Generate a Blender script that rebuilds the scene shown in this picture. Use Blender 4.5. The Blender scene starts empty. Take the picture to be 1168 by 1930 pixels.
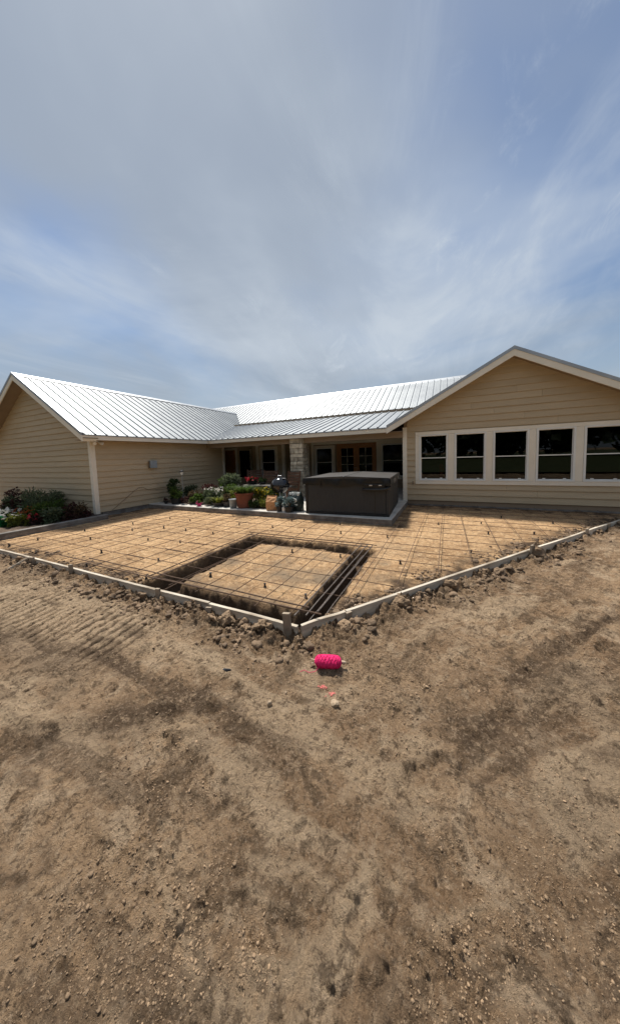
import bpy, math, random
import numpy as np
from mathutils import Vector, Matrix
R = math.radians
random.seed(7)
rng = np.random.default_rng(11)
S = bpy.context.scene
COL = S.collection

# ------------------------------------------------------------------ camera
HC = 1.6
def make_camera():
    cd = bpy.data.cameras.new('camera'); co = bpy.data.objects.new('camera', cd); COL.objects.link(co)
    y, p, r = R(25.794), R(4.394), R(1.85)
    fw = Vector((-math.sin(y)*math.cos(p), math.cos(y)*math.cos(p), -math.sin(p)))
    rt = Vector((math.cos(y), math.sin(y), 0)); up = rt.cross(fw)
    r2 = rt*math.cos(r) - up*math.sin(r); u2 = up*math.cos(r) + rt*math.sin(r)
    m = Matrix((r2, u2, -fw)).transposed().to_4x4(); m.translation = (0, 0, HC)
    co.matrix_world = m
    cd.sensor_fit = 'HORIZONTAL'; cd.sensor_width = 36; cd.lens = 36*542.29/1168
    cd.shift_y = -63.5/1168
    cd.clip_start = .02; cd.clip_end = 3000
    S.camera = co
make_camera()

# ------------------------------------------------------------------ light
SUN_EL, SUN_AZ = R(63), R(-52)          # azimuth from +Y, clockwise
sd = Vector((math.sin(SUN_AZ)*math.cos(SUN_EL), math.cos(SUN_AZ)*math.cos(SUN_EL), math.sin(SUN_EL)))
sl = bpy.data.lights.new('sun', 'SUN'); sl.energy = 4.0; sl.angle = R(6); sl.color = (1, .95, .87)
so = bpy.data.objects.new('sun', sl); COL.objects.link(so)
so.rotation_euler = sd.to_track_quat('Z', 'Y').to_euler()
so.location = sd*60

def make_world():
    w = bpy.data.worlds.new('World'); S.world = w; w.use_nodes = True
    nt = w.node_tree; n = nt.nodes; L = nt.links; n.clear()
    out = n.new('ShaderNodeOutputWorld'); bg = n.new('ShaderNodeBackground'); L.new(bg.outputs[0], out.inputs[0])
    sky = n.new('ShaderNodeTexSky'); sky.sky_type = 'NISHITA'; sky.sun_disc = False
    sky.sun_elevation = SUN_EL; sky.sun_rotation = SUN_AZ
    sky.air_density = 1.3; sky.dust_density = .7; sky.ozone_density = 2.0
    tc = n.new('ShaderNodeTexCoord'); sep = n.new('ShaderNodeSeparateXYZ'); L.new(tc.outputs['Generated'], sep.inputs[0])
    def math_(op, a, b=None, clamp=False):
        m = n.new('ShaderNodeMath'); m.operation = op; m.use_clamp = clamp
        for i, v in enumerate((a, b)):
            if v is None: continue
            if isinstance(v, (int, float)): m.inputs[i].default_value = v
            else: L.new(v, m.inputs[i])
        return m.outputs[0]
    zz = math_('ADD', math_('MAXIMUM', sep.outputs[2], 0.0), .16)
    px = math_('DIVIDE', sep.outputs[0], zz); py = math_('DIVIDE', sep.outputs[1], zz)
    cmb = n.new('ShaderNodeCombineXYZ'); L.new(px, cmb.inputs[0]); L.new(py, cmb.inputs[1])
    def noise(scale, det, rough, dist, loc=(0, 0, 0), rot=0, stretch=(1, 1, 1)):
        mp = n.new('ShaderNodeMapping'); mp.inputs['Location'].default_value = loc; mp.inputs['Rotation'].default_value = (0, 0, rot)
        mp.inputs['Scale'].default_value = stretch; L.new(cmb.outputs[0], mp.inputs[0])
        t = n.new('ShaderNodeTexNoise'); t.inputs['Scale'].default_value = scale; t.inputs['Detail'].default_value = det
        t.inputs['Roughness'].default_value = rough; t.inputs['Distortion'].default_value = dist; L.new(mp.outputs[0], t.inputs['Vector'])
        return t.outputs[0]
    def ramp(v, a, b, lo=0, hi=1):
        m = n.new('ShaderNodeMapRange'); m.interpolation_type = 'SMOOTHSTEP'; L.new(v, m.inputs[0])
        for i, q in enumerate((a, b, lo, hi)): m.inputs[i+1].default_value = q
        return m.outputs[0]
    veil = ramp(noise(.55, 5, .5, .35, (-1.48, -5.07, 0)), .30, .60)              # broad dull overcast
    bright = ramp(noise(.62, 5, .52, .4, (-10.93, 18.49, 0)), .42, .68)                # thicker, whiter parts
    wisp = ramp(noise(1.5, 8, .62, 1.0, (-17.74, -16.61, 0), R(35), (1, .42, 1)), .46, .74)   # drawn-out cirrus
    fine = ramp(noise(5.0, 8, .68, .7, (13.42, 9.44, 0), R(20), (1, .5, 1)), .52, .76)
    gate = ramp(noise(.9, 3, .5, .2, (6.79, -7.67, 0)), .46, .62)
    hz = ramp(sep.outputs[2], .02, .50, .75, 0)                                    # haze low over the horizon
    def mix(f, a_, col):
        m = n.new('ShaderNodeMix'); m.data_type = 'RGBA'; L.new(f, m.inputs[0]); L.new(a_, m.inputs[6]); m.inputs[7].default_value = (*col, 1); return m.outputs[2]
    scl = n.new('ShaderNodeMix'); scl.data_type = 'RGBA'; scl.blend_type = 'MULTIPLY'; scl.inputs[0].default_value = 1
    L.new(sky.outputs[0], scl.inputs[6]); scl.inputs[7].default_value = (.44, .49, .56, 1)
    c = mix(math_('MULTIPLY', veil, .84), scl.outputs[2], (2.06, 2.34, 2.70))
    c = mix(hz, c, (2.05, 2.40, 2.78))
    hi = math_('ADD', math_('MULTIPLY', bright, .62), math_('MULTIPLY', wisp, .34))
    hi = math_('ADD', hi, math_('MULTIPLY', math_('MULTIPLY', fine, gate), .34), True)
    c = mix(hi, c, (3.25, 3.62, 4.05))
    L.new(c, bg.inputs[0]); bg.inputs[1].default_value = .118
make_world()
S.view_settings.view_transform = 'Standard'; S.view_settings.look = 'None'
S.view_settings.exposure = 0.6; S.view_settings.gamma = 1; S.view_settings.use_curve_mapping = False
S.render.film_transparent = False

# ------------------------------------------------------------------ materials
def material(name, col, rough=.8, col2=None, scale=4, detail=6, bump=0, bscale=None, metallic=0, spec=.4, island=0, objrand=0, stretch=None, contrast=(.35, .65), translucent=0):
    m = bpy.data.materials.new(name); m.use_nodes = True
    nt = m.node_tree; n = nt.nodes; L = nt.links
    b = n['Principled BSDF']; b.inputs['Roughness'].default_value = rough; b.inputs['Metallic'].default_value = metallic
    b.inputs['Specular IOR Level'].default_value = spec
    col2 = col2 or tuple(c*.8 for c in col)
    tc = n.new('ShaderNodeTexCoord'); vec = tc.outputs['Object']
    if stretch:
        mp = n.new('ShaderNodeMapping'); mp.inputs['Scale'].default_value = stretch; L.new(vec, mp.inputs[0]); vec = mp.outputs[0]
    t = n.new('ShaderNodeTexNoise'); t.inputs['Scale'].default_value = scale; t.inputs['Detail'].default_value = detail; L.new(vec, t.inputs['Vector'])
    r = n.new('ShaderNodeMapRange'); L.new(t.outputs[0], r.inputs[0]); r.inputs[1].default_value, r.inputs[2].default_value = contrast
    mx = n.new('ShaderNodeMix'); mx.data_type = 'RGBA'; L.new(r.outputs[0], mx.inputs[0])
    mx.inputs[6].default_value = (*col, 1); mx.inputs[7].default_value = (*col2, 1)
    c = mx.outputs[2]
    for amt, node, sock in ((island, 'ShaderNodeNewGeometry', 'Random Per Island'), (objrand, 'ShaderNodeObjectInfo', 'Random')):
        if amt:
            g = n.new(node); hs = n.new('ShaderNodeHueSaturation'); rr = n.new('ShaderNodeMapRange')
            L.new(g.outputs[sock], rr.inputs[0]); rr.inputs[3].default_value = 1-amt; rr.inputs[4].default_value = 1+amt
            L.new(rr.outputs[0], hs.inputs['Value']); L.new(c, hs.inputs['Color']); c = hs.outputs[0]
    L.new(c, b.inputs['Base Color'])
    if bump:
        t2 = n.new('ShaderNodeTexNoise'); t2.inputs['Scale'].default_value = bscale or scale*4; t2.inputs['Detail'].default_value = 6; L.new(vec, t2.inputs['Vector'])
        bp = n.new('ShaderNodeBump'); bp.inputs['Strength'].default_value = bump; bp.inputs['Distance'].default_value = .02
        L.new(t2.outputs[0], bp.inputs['Height']); L.new(bp.outputs[0], b.inputs['Normal'])
    if translucent:
        tr = n.new('ShaderNodeBsdfTranslucent'); L.new(c, tr.inputs[0]); ms = n.new('ShaderNodeMixShader'); ms.inputs[0].default_value = translucent
        L.new(b.outputs[0], ms.inputs[1]); L.new(tr.outputs[0], ms.inputs[2]); L.new(ms.outputs[0], n['Material Output'].inputs[0])
    return m

def leafmat(name, col, col2, island=.45):
    return material(name, col, .55, col2, 9, 3, spec=.3, island=island, translucent=.38)

M = {}
M['siding'] = material('siding_paint', (.50, .40, .262), .62, (.465, .368, .24), 2.2, 5, .08, 60, objrand=.05, stretch=(1, 1, 5))
M['cream'] = material('cream_trim_paint', (.80, .74, .63), .55, (.76, .70, .58), 3, 5, .05, 50)
M['vinyl'] = material('white_vinyl', (.78, .78, .75), .35, (.73, .73, .70), 3)
M['metal'] = material('galvanised_roof', (.34, .36, .372), .50, (.285, .303, .32), 1.2, 6, .03, 8, metallic=.5, objrand=.04)
M['flash'] = material('roof_flashing', (.46, .48, .50), .46, (.38, .40, .43), 2, 5, metallic=.7)
M['closure'] = material('rib_closure_foam', (.05, .05, .055), .9)
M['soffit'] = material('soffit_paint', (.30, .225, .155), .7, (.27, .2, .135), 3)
M['ceil'] = material('porch_ceiling_boards', (.13, .075, .045), .6, (.09, .05, .03), 6, stretch=(1, 8, 1))
M['conc'] = material('concrete', (.56, .53, .48), .9, (.43, .40, .355), 3, 8, .25, 40)
M['concd'] = material('aged_and_shade_concrete', (.24, .22, .20), .9, (.13, .115, .10), 5, 8, .35, 30)
M['wood'] = material('weathered_pine', (.56, .495, .40), .85, (.27, .215, .155), 3.2, 9, .3, 40, stretch=(.6, 4, 4), objrand=.15, contrast=(.42, .68))
M['stakewood'] = material('rough_stake_wood', (.36, .29, .215), .85, (.22, .175, .13), 9, 8, .3, 40, objrand=.15)
M['doorwood'] = material('stained_door_wood', (.42, .185, .06), .45, (.28, .115, .038), 5, 6, stretch=(6, 6, 1))
M['chairwood'] = material('brown_stained_wood', (.20, .10, .055), .55, (.12, .058, .032), 8, 6, .1, 40, objrand=.12)
M['stone'] = material('limestone_block', (.60, .53, .41), .9, (.33, .275, .205), 7, 8, .6, 22, objrand=.28)
M['mortar'] = material('mortar', (.27, .245, .205), .95, None, 20, bump=.3)
M['rust'] = material('rusty_steel_bar', (.14, .086, .054), .75, (.085, .056, .04), 25, 5, .2, 90, metallic=.35)
M['bar'] = material('grey_steel_bar', (.16, .14, .125), .6, (.09, .07, .06), 25, 5, .2, 90, metallic=.5)
M['black'] = material('black_plastic', (.014, .014, .015), .5, (.02, .02, .02), 10)
M['tubpanel'] = material('charcoal_resin_panel', (.027, .030, .034), .55, (.022, .025, .028), 3, 5, .06, 80, stretch=(6, 6, 1))
M['tubframe'] = material('black_tub_frame', (.007, .007, .007), .45, (.019, .019, .019), 8)
M['cover'] = material('grey_vinyl_cover', (.080, .077, .074), .42, (.062, .055, .050), 3, 6, .15, 120)
M['skirt'] = material('black_vinyl_skirt', (.008, .008, .008), .32, (.013, .012, .012), 9, 5, .2, 30)
M['enamel'] = material('black_enamel', (.010, .010, .012), .12, (.014, .014, .016), 5, spec=.6)
M['alu'] = material('brushed_aluminium', (.62, .63, .65), .35, (.5, .51, .53), 12, metallic=.9)
M['terra'] = material('terracotta', (.21, .068, .036), .8, (.14, .046, .026), 5, 8, .2, 30)
M['greyplastic'] = material('grey_plastic', (.28, .31, .34), .5, (.24, .27, .29), 5)
M['whiteplastic'] = material('white_plastic', (.72, .73, .72), .45, (.62, .63, .62), 6)
M['pinkpot'] = material('magenta_pot', (.50, .035, .16), .4, (.40, .028, .13), 6)
M['darkpot'] = material('dark_glazed_pot', (.055, .048, .044), .5, (.035, .03, .028), 6)
M['paper'] = material('tan_paper_sack', (.50, .27, .125), .85, (.38, .19, .085), 6, 6, .3, 20)
M['sackgreen'] = material('dark_green_sack', (.018, .030, .028), .45, (.012, .020, .018), 6, 5, .2, 20)
M['sackwhite'] = material('white_sack_print', (.80, .81, .78), .5, (.50, .53, .50), 10)
M['box'] = material('grey_box_paint', (.30, .335, .36), .5, (.26, .29, .315), 6)
M['cable'] = material('brown_cable', (.19, .135, .09), .6)
M['lamp'] = material('lamp_glass', (.8, .8, .75), .2)
M['pink'] = material('neon_pink_string', (.85, .035, .19), .75, (.72, .02, .13), 60, 4, .5, 160, spec=.2)
M['paint'] = material('pink_marking_paint', (.56, .13, .12), .9, (.40, .15, .115), 60)
M['pale_stick'] = material('pale_stick', (.58, .46, .34), .8, (.45, .34, .24), 14)
M['pebble'] = material('pale_pebble', (.40, .30, .205), .85, (.29, .215, .14), 18, 6, .4, 50, objrand=.1)
M['scrap'] = material('black_scrap', (.022, .024, .030), .45)
M['mesh'] = material('green_mesh_fabric', (.05, .26, .10), .6, (.03, .17, .07), 18, 4, translucent=.35)
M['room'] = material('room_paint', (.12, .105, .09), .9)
M['red'] = material('red_cloth', (.42, .03, .02), .8)
M['reflect_grey'] = material('pane_reflection_grey', (.42, .42, .43), .8, (.25, .25, .27), 10)
M['trunk'] = material('woody_stem', (.10, .07, .045), .9, None, 12, bump=.3)
M['soil'] = material('bed_soil', (.075, .050, .034), .95, (.14, .098, .066), 9, 8, .7, 25)
M['clod'] = material('dirt_clod', (.30, .205, .125), .95, (.18, .122, .074), 5, 8, .7, 40, objrand=.15, island=.22)
M['clodd'] = material('dark_clay_clod', (.23, .157, .098), .95, (.12, .082, .052), 6, 8, .7, 40, island=.25)
M['wax'] = leafmat('leaf_waxy', (.058, .095, .030), (.030, .054, .018))
M['sage'] = leafmat('leaf_sage', (.145, .175, .095), (.080, .105, .055))
M['fresh'] = leafmat('leaf_fresh', (.095, .150, .028), (.050, .085, .018))
M['lime'] = leafmat('leaf_lime', (.21, .22, .035), (.11, .13, .022))
M['maroon'] = leafmat('leaf_maroon', (.085, .028, .026), (.045, .022, .018))
M['bluegrey'] = leafmat('leaf_bluegrey', (.20, .27, .27), (.10, .15, .15))
M['bronze'] = leafmat('leaf_bronze', (.13, .085, .045), (.07, .05, .026))
M['far'] = leafmat('leaf_far', (.05, .075, .025), (.025, .04, .014))
M['fl_yellow'] = leafmat('petal_yellow', (.62, .46, .03), (.5, .34, .02), .2)
M['fl_orange'] = leafmat('petal_orange', (.62, .17, .05), (.5, .1, .03), .25)
M['fl_white'] = leafmat('petal_white', (.75, .72, .66), (.6, .55, .5), .15)
M['fl_red'] = leafmat('petal_red', (.50, .035, .05), (.35, .02, .035), .25)
M['fl_pink'] = leafmat('petal_pink', (.55, .08, .25), (.4, .04, .16), .2)

def glassmat():
    m = bpy.data.materials.new('window_glass'); m.use_nodes = True; nt = m.node_tree; n = nt.nodes; L = nt.links; n.clear()
    o = n.new('ShaderNodeOutputMaterial'); t = n.new('ShaderNodeBsdfTransparent'); t.inputs[0].default_value = (.42, .45, .44, 1)
    g = n.new('ShaderNodeBsdfGlossy'); g.inputs['Roughness'].default_value = .01; g.inputs[0].default_value = (.9, .9, .9, 1)
    f = n.new('ShaderNodeFresnel'); f.inputs[0].default_value = 1.5
    mx = n.new('ShaderNodeMixShader'); k_ = n.new('ShaderNodeMath'); k_.operation = 'MULTIPLY'; k_.inputs[1].default_value = .7; L.new(f.outputs[0], k_.inputs[0]); L.new(k_.outputs[0], mx.inputs[0]); L.new(t.outputs[0], mx.inputs[1]); L.new(g.outputs[0], mx.inputs[2]); L.new(mx.outputs[0], o.inputs[0])
    return m
M['glass'] = glassmat()
M['darkglass'] = material('dark_glass', (.005, .006, .006), .06, (.007, .007, .008), 2, spec=.10)

def dirtmat():
    m = bpy.data.materials.new('bare_dirt'); m.use_nodes = True; nt = m.node_tree; n = nt.nodes; L = nt.links
    b = n['Principled BSDF']; b.inputs['Roughness'].default_value = .95; b.inputs['Specular IOR Level'].default_value = .15
    tc = n.new('ShaderNodeTexCoord'); V = tc.outputs['Object']
    def noise(sc, det=6, ro=.55, di=0., loc=(0, 0, 0)):
        mp = n.new('ShaderNodeMapping'); mp.inputs['Location'].default_value = loc; L.new(V, mp.inputs[0])
        t = n.new('ShaderNodeTexNoise'); t.inputs['Scale'].default_value = sc; t.inputs['Detail'].default_value = det
        t.inputs['Roughness'].default_value = ro; t.inputs['Distortion'].default_value = di; L.new(mp.outputs[0], t.inputs['Vector']); return t.outputs[0]
    def rg(v, a, c, lo=0, hi=1):
        r = n.new('ShaderNodeMapRange'); r.interpolation_type = 'SMOOTHSTEP'; L.new(v, r.inputs[0])
        for i, q in enumerate((a, c, lo, hi)): r.inputs[i+1].default_value = q
        return r.outputs[0]
    def mix(f, a, c):
        x = n.new('ShaderNodeMix'); x.data_type = 'RGBA'
        if isinstance(f, float): x.inputs[0].default_value = f
        else: L.new(f, x.inputs[0])
        for i, q in ((6, a), (7, c)):
            if isinstance(q, tuple): x.inputs[i].default_value = (*q, 1)
            else: L.new(q, x.inputs[i])
        return x.outputs[2]
    def mul(a, c):
        x = n.new('ShaderNodeMath'); x.operation = 'MULTIPLY'
        for i, q in enumerate((a, c)):
            if isinstance(q, float): x.inputs[i].default_value = q
            else: L.new(q, x.inputs[i])
        return x.outputs[0]
    at = n.new('ShaderNodeAttribute'); at.attribute_name = 'soil'
    sp = n.new('ShaderNodeSeparateColor'); L.new(at.outputs['Color'], sp.inputs[0])
    c = mix(rg(noise(.9, 7, .6, .6), .36, .64), (.305, .194, .110), (.505, .340, .204))
    c = mix(mul(rg(noise(3.4, 8, .66, .8, (5, 2, 0)), .50, .62), .85), c, (.60, .44, .29))      # pale dry crust
    c = mix(mul(rg(noise(2.3, 8, .66, 1.1, (1, 8, 0)), .52, .63), .8), c, (.145, .096, .057))      # moist scuffs
    c = mix(mul(sp.outputs[1], .9), c, (.60, .44, .285))          # compacted pale crust
    c = mix(mul(sp.outputs[0], .9), c, (.120, .078, .048))           # freshly dug clay
    c = mix(mul(rg(noise(16, 8, .72, .3), .52, .62), .60), c, (.54, .385, .245))
    c = mix(mul(rg(noise(13, 8, .72, .3, (3, 3, 0)), .52, .61), .70), c, (.120, .080, .048))
    c = mix(mul(rg(noise(48, 8, .75), .53, .63), .55), c, (.60, .44, .30))
    c = mix(mul(rg(noise(42, 8, .75, 0, (3, 3, 0)), .53, .63), .65), c, (.085, .058, .036))
    L.new(c, b.inputs['Base Color'])
    h = n.new('ShaderNodeMath'); h.operation = 'ADD'; L.new(noise(11, 12, .74, .4), h.inputs[0]); L.new(mul(noise(55, 8, .75), .55), h.inputs[1])
    bp = n.new('ShaderNodeBump'); bp.inputs['Strength'].default_value = 1.0; bp.inputs['Distance'].default_value = .10
    L.new(h.outputs[0], bp.inputs['Height']); L.new(bp.outputs[0], b.inputs['Normal'])
    return m
M['dirt'] = dirtmat()

def padmat():
    m = bpy.data.materials.new('sandy_fill'); m.use_nodes = True; nt = m.node_tree; n = nt.nodes; L = nt.links
    b = n['Principled BSDF']; b.inputs['Roughness'].default_value = .95; b.inputs['Specular IOR Level'].default_value = .15
    tc = n.new('ShaderNodeTexCoord'); V = tc.outputs['Object']
    def noise(sc, det=6, ro=.55, di=0., loc=(0, 0, 0)):
        mp = n.new('ShaderNodeMapping'); mp.inputs['Location'].default_value = loc; L.new(V, mp.inputs[0])
        t = n.new('ShaderNodeTexNoise'); t.inputs['Scale'].default_value = sc; t.inputs['Detail'].default_value = det
        t.inputs['Roughness'].default_value = ro; t.inputs['Distortion'].default_value = di; L.new(mp.outputs[0], t.inputs['Vector']); return t.outputs[0]
    def rg(v, a, c, hi=1):
        r = n.new('ShaderNodeMapRange'); r.interpolation_type = 'SMOOTHSTEP'; L.new(v, r.inputs[0])
        for i, q in enumerate((a, c, 0, hi)): r.inputs[i+1].default_value = q
        return r.outputs[0]
    def mix(f, a, c):
        x = n.new('ShaderNodeMix'); x.data_type = 'RGBA'; L.new(f, x.inputs[0])
        for i, q in ((6, a), (7, c)):
            if isinstance(q, tuple): x.inputs[i].default_value = (*q, 1)
            else: L.new(q, x.inputs[i])
        return x.outputs[2]
    at = n.new('ShaderNodeAttribute'); at.attribute_name = 'soil'
    sp = n.new('ShaderNodeSeparateColor'); L.new(at.outputs['Color'], sp.inputs[0])
    c = mix(rg(noise(1.1, 7, .6, .5), .35, .65), (.40, .245, .125), (.60, .385, .205))
    c = mix(rg(noise(4.5, 8, .70, .5, (4, 1, 0)), .50, .62, .75), c, (.30, .185, .10))
    c = mix(rg(noise(8, 8, .72, .4, (8, 1, 0)), .53, .65, .75), c, (.70, .49, .28))
    c = mix(rg(noise(15, 9, .76, .3, (6, 9, 0)), .52, .60, .7), c, (.74, .52, .31))
    c = mix(rg(noise(19, 9, .76, .3, (2, 1, 0)), .52, .61, .75), c, (.235, .145, .08))
    c = mix(rg(noise(46, 8, .75, 0, (2, 1, 0)), .53, .63, .6), c, (.17, .105, .06))
    c = mix(sp.outputs[1], c, (.245, .185, .125))      # greyer raked soil
    c = mix(sp.outputs[0], c, (.080, .054, .036))      # dug clay
    L.new(c, b.inputs['Base Color'])
    bp = n.new('ShaderNodeBump'); bp.inputs['Strength'].default_value = 1.0; bp.inputs['Distance'].default_value = .055
    L.new(noise(17, 12, .78), bp.inputs['Height']); L.new(bp.outputs[0], b.inputs['Normal'])
    return m
M['pad'] = padmat()

# ------------------------------------------------------------------ mesh helpers
def tag(o, label=None, cat=None, group=None, kind=None):
    if label: o['label'] = label
    if cat: o['category'] = cat
    if group: o['group'] = group
    if kind: o['kind'] = kind
    return o
def empty(name, loc, rz=0, label=None, cat=None, group=None):
    o = bpy.data.objects.new(name, None); o.location = loc; o.rotation_euler = (0, 0, rz); o.empty_display_size = .2
    COL.objects.link(o); return tag(o, label, cat, group)
def wloc(o):
    v = Vector((0, 0, 0))
    while o: v += o.location; o = o.parent
    return v
class MB:
    def __init__(s): s.v = []; s.f = []
    def add(s, vs, fs):
        k = len(s.v); s.v += [tuple(x) for x in vs]; s.f += [tuple(i+k for i in f) for f in fs]; return s
    def hexa(s, p):     # 8 points: bottom 4 ccw, top 4 ccw
        return s.add(p, [(3, 2, 1, 0), (4, 5, 6, 7), (0, 1, 5, 4), (1, 2, 6, 5), (2, 3, 7, 6), (3, 0, 4, 7)])
    def box(s, x0, x1, y0, y1, z0, z1):
        return s.hexa([(x0, y0, z0), (x1, y0, z0), (x1, y1, z0), (x0, y1, z0), (x0, y0, z1), (x1, y0, z1), (x1, y1, z1), (x0, y1, z1)])
    def prism(s, pts, a, b, axis='y'):      # polygon pts in the two other axes extruded along axis
        def P(p, t): return (p[0], t, p[1]) if axis == 'y' else ((t, p[0], p[1]) if axis == 'x' else (p[0], p[1], t))
        n = len(pts)
        return s.add([P(p, a) for p in pts]+[P(p, b) for p in pts], [tuple(range(n-1, -1, -1)), tuple(range(n, 2*n))]+[(i, (i+1) % n, n+(i+1) % n, n+i) for i in range(n)])
    def tube(s, pts, r, n=6, cap=True):
        pts = [Vector(p) for p in pts]; k = len(s.v); m = len(pts)
        rs = r if isinstance(r, (list, tuple)) else [r]*m
        for i, p in enumerate(pts):
            d = (pts[min(i+1, m-1)]-pts[max(i-1, 0)]).normalized()
            a = d.cross(Vector((0, 0, 1)) if abs(d.z) < .9 else Vector((1, 0, 0))).normalized(); b = d.cross(a)
            for j in range(n):
                t = 2*math.pi*j/n; s.v.append(tuple(p+(a*math.cos(t)+b*math.sin(t))*rs[i]))
        for i in range(m-1):
            for j in range(n):
                s.f.append((k+i*n+j, k+i*n+(j+1) % n, k+(i+1)*n+(j+1) % n, k+(i+1)*n+j))
        if cap: s.f.append(tuple(k+j for j in range(n-1, -1, -1))); s.f.append(tuple(k+(m-1)*n+j for j in range(n)))
        return s
    def lathe(s, prof, n=20, c=(0, 0, 0), cap=True, wob=0):
        k = len(s.v); m = len(prof)
        for r, z in prof:
            for j in range(n):
                t = 2*math.pi*j/n; w = 1+wob*math.sin(3*t+z*9); s.v.append((c[0]+r*w*math.cos(t), c[1]+r*w*math.sin(t), c[2]+z))
        for i in range(m-1):
            for j in range(n): s.f.append((k+i*n+j, k+i*n+(j+1) % n, k+(i+1)*n+(j+1) % n, k+(i+1)*n+j))
        if cap: s.f.append(tuple(k+j for j in range(n-1, -1, -1))); s.f.append(tuple(k+(m-1)*n+j for j in range(n)))
        return s
    def beam(s, a, b, w, h, up=(0, 0, 1)):  # rectangular bar a->b
        a = Vector(a); b = Vector(b); d = (b-a).normalized(); u = Vector(up); sx = d.cross(u).normalized(); sz = sx.cross(d)
        q = [sx*(-w/2)+sz*(-h/2), sx*(w/2)+sz*(-h/2), sx*(w/2)+sz*(h/2), sx*(-w/2)+sz*(h/2)]
        return s.hexa([a+q[0], a+q[1], b+q[1], b+q[0], a+q[3], a+q[2], b+q[2], b+q[3]])
    def mesh(s, name, mat, off=(0, 0, 0), smooth=False):
        me = bpy.data.meshes.new(name); o = Vector(off)
        me.from_pydata([tuple(Vector(v)-o) for v in s.v], [], s.f); me.update()
        if mat: me.materials.append(mat)
        if smooth: me.polygons.foreach_set('use_smooth', [True]*len(me.polygons))
        return me
    def build(s, name, mat, parent=None, world=False, smooth=False, bevel=0, loc=None):
        off = (0, 0, 0)
        if world and parent: off = wloc(parent)
        if loc is not None: off = loc
        me = s.mesh(name, mat, off, smooth); o = bpy.data.objects.new(name, me); COL.objects.link(o)
        if loc is not None and not parent: o.location = loc
        if parent: o.parent = parent
        if bevel:
            bm = o.modifiers.new('bevel', 'BEVEL'); bm.width = bevel; bm.segments = 2; bm.limit_method = 'ANGLE'
        return o

# gradient noise on arrays
_perm = np.random.default_rng(3).permutation(512)
_g = np.random.default_rng(4).uniform(0, 2*np.pi, 512); _gx, _gy = np.cos(_g), np.sin(_g)
def perlin(x, y):
    xi = np.floor(x).astype(int); yi = np.floor(y).astype(int); xf = x-xi; yf = y-yi
    def hsh(a, b): return _perm[(_perm[a & 511]+b) & 511]
    def dot(a, b, dx, dy): k = hsh(a, b); return _gx[k]*dx+_gy[k]*dy
    u = xf*xf*xf*(xf*(xf*6-15)+10); v = yf*yf*yf*(yf*(yf*6-15)+10)
    a = dot(xi, yi, xf, yf); b = dot(xi+1, yi, xf-1, yf); c = dot(xi, yi+1, xf, yf-1); d = dot(xi+1, yi+1, xf-1, yf-1)
    return ((a+(b-a)*u)*(1-v)+(c+(d-c)*u)*v)*1.5
def fbm(x, y, o=4, g=.5):
    t = 0; a = 1
    for i in range(o): t = t+a*perlin(x+i*17.3, y-i*9.1); x = x*2.03; y = y*2.03; a *= g
    return t
def lumps(x, y, cell, rmin, rmax, prob):
    """height (0..1) and id of rounded clods pressed into the soil, one candidate per jittered cell"""
    X = x/cell; Y = y/cell; xi = np.floor(X).astype(int); yi = np.floor(Y).astype(int); best = np.zeros_like(x); idv = np.full_like(x, .5)
    for dx in (-1, 0, 1):
        for dy in (-1, 0, 1):
            a = xi+dx; b = yi+dy; h1 = _perm[(_perm[a & 511]+b) & 511]; h2 = _perm[(h1+91) & 511]; h3 = _perm[(h2+57) & 511]; h4 = _perm[(h3+23) & 511]
            cx = a+.15+.7*h1/512; cy = b+.15+.7*h2/512; r = (rmin+(rmax-rmin)*(h3/512)**2)/cell
            an = h4/512*6.283; ca, sa = np.cos(an), np.sin(an); ux = (X-cx)*ca+(Y-cy)*sa; uy = -(X-cx)*sa+(Y-cy)*ca
            d2 = (ux/r)**2+(uy/(r*.72))**2; k = (1-(d2)**1.6).clip(0)*r*cell*.9*((h4+h1) % 512/512 < prob)
            up = k > best; best = np.where(up, k, best); idv = np.where(up, h2/512, idv)
    return best, idv
def sstep(a, b, x): t = np.clip((x-a)/(b-a), 0, 1); return t*t*(3-2*t)

# ------------------------------------------------------------------ plan of the place (metres)
XL, YL = -9.572, 4.932          # corner of the left wing
XR, YR = -1.27, 9.539           # corner of the right wing
XRR = 4.27                      # its other corner
CX, CY = -1.285, 2.304          # corner of the formwork
DF = R(36.8); FD = np.array([math.sin(DF), math.cos(DF)]); FN = np.array([math.cos(DF), -math.sin(DF)])   # right form: along, outward
PADZ = -.045
def form_dist(x, y):            # signed distance outside the formwork (positive outside)
    d1 = CY-y; d2 = (x-CX)*FN[0]+(y-CY)*FN[1]
    return np.maximum(d1, d2)
PIT = (-3.75, -1.16, 2.36, 4.83); ISL = (-3.30, -1.43, 2.62, 4.57)

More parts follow.
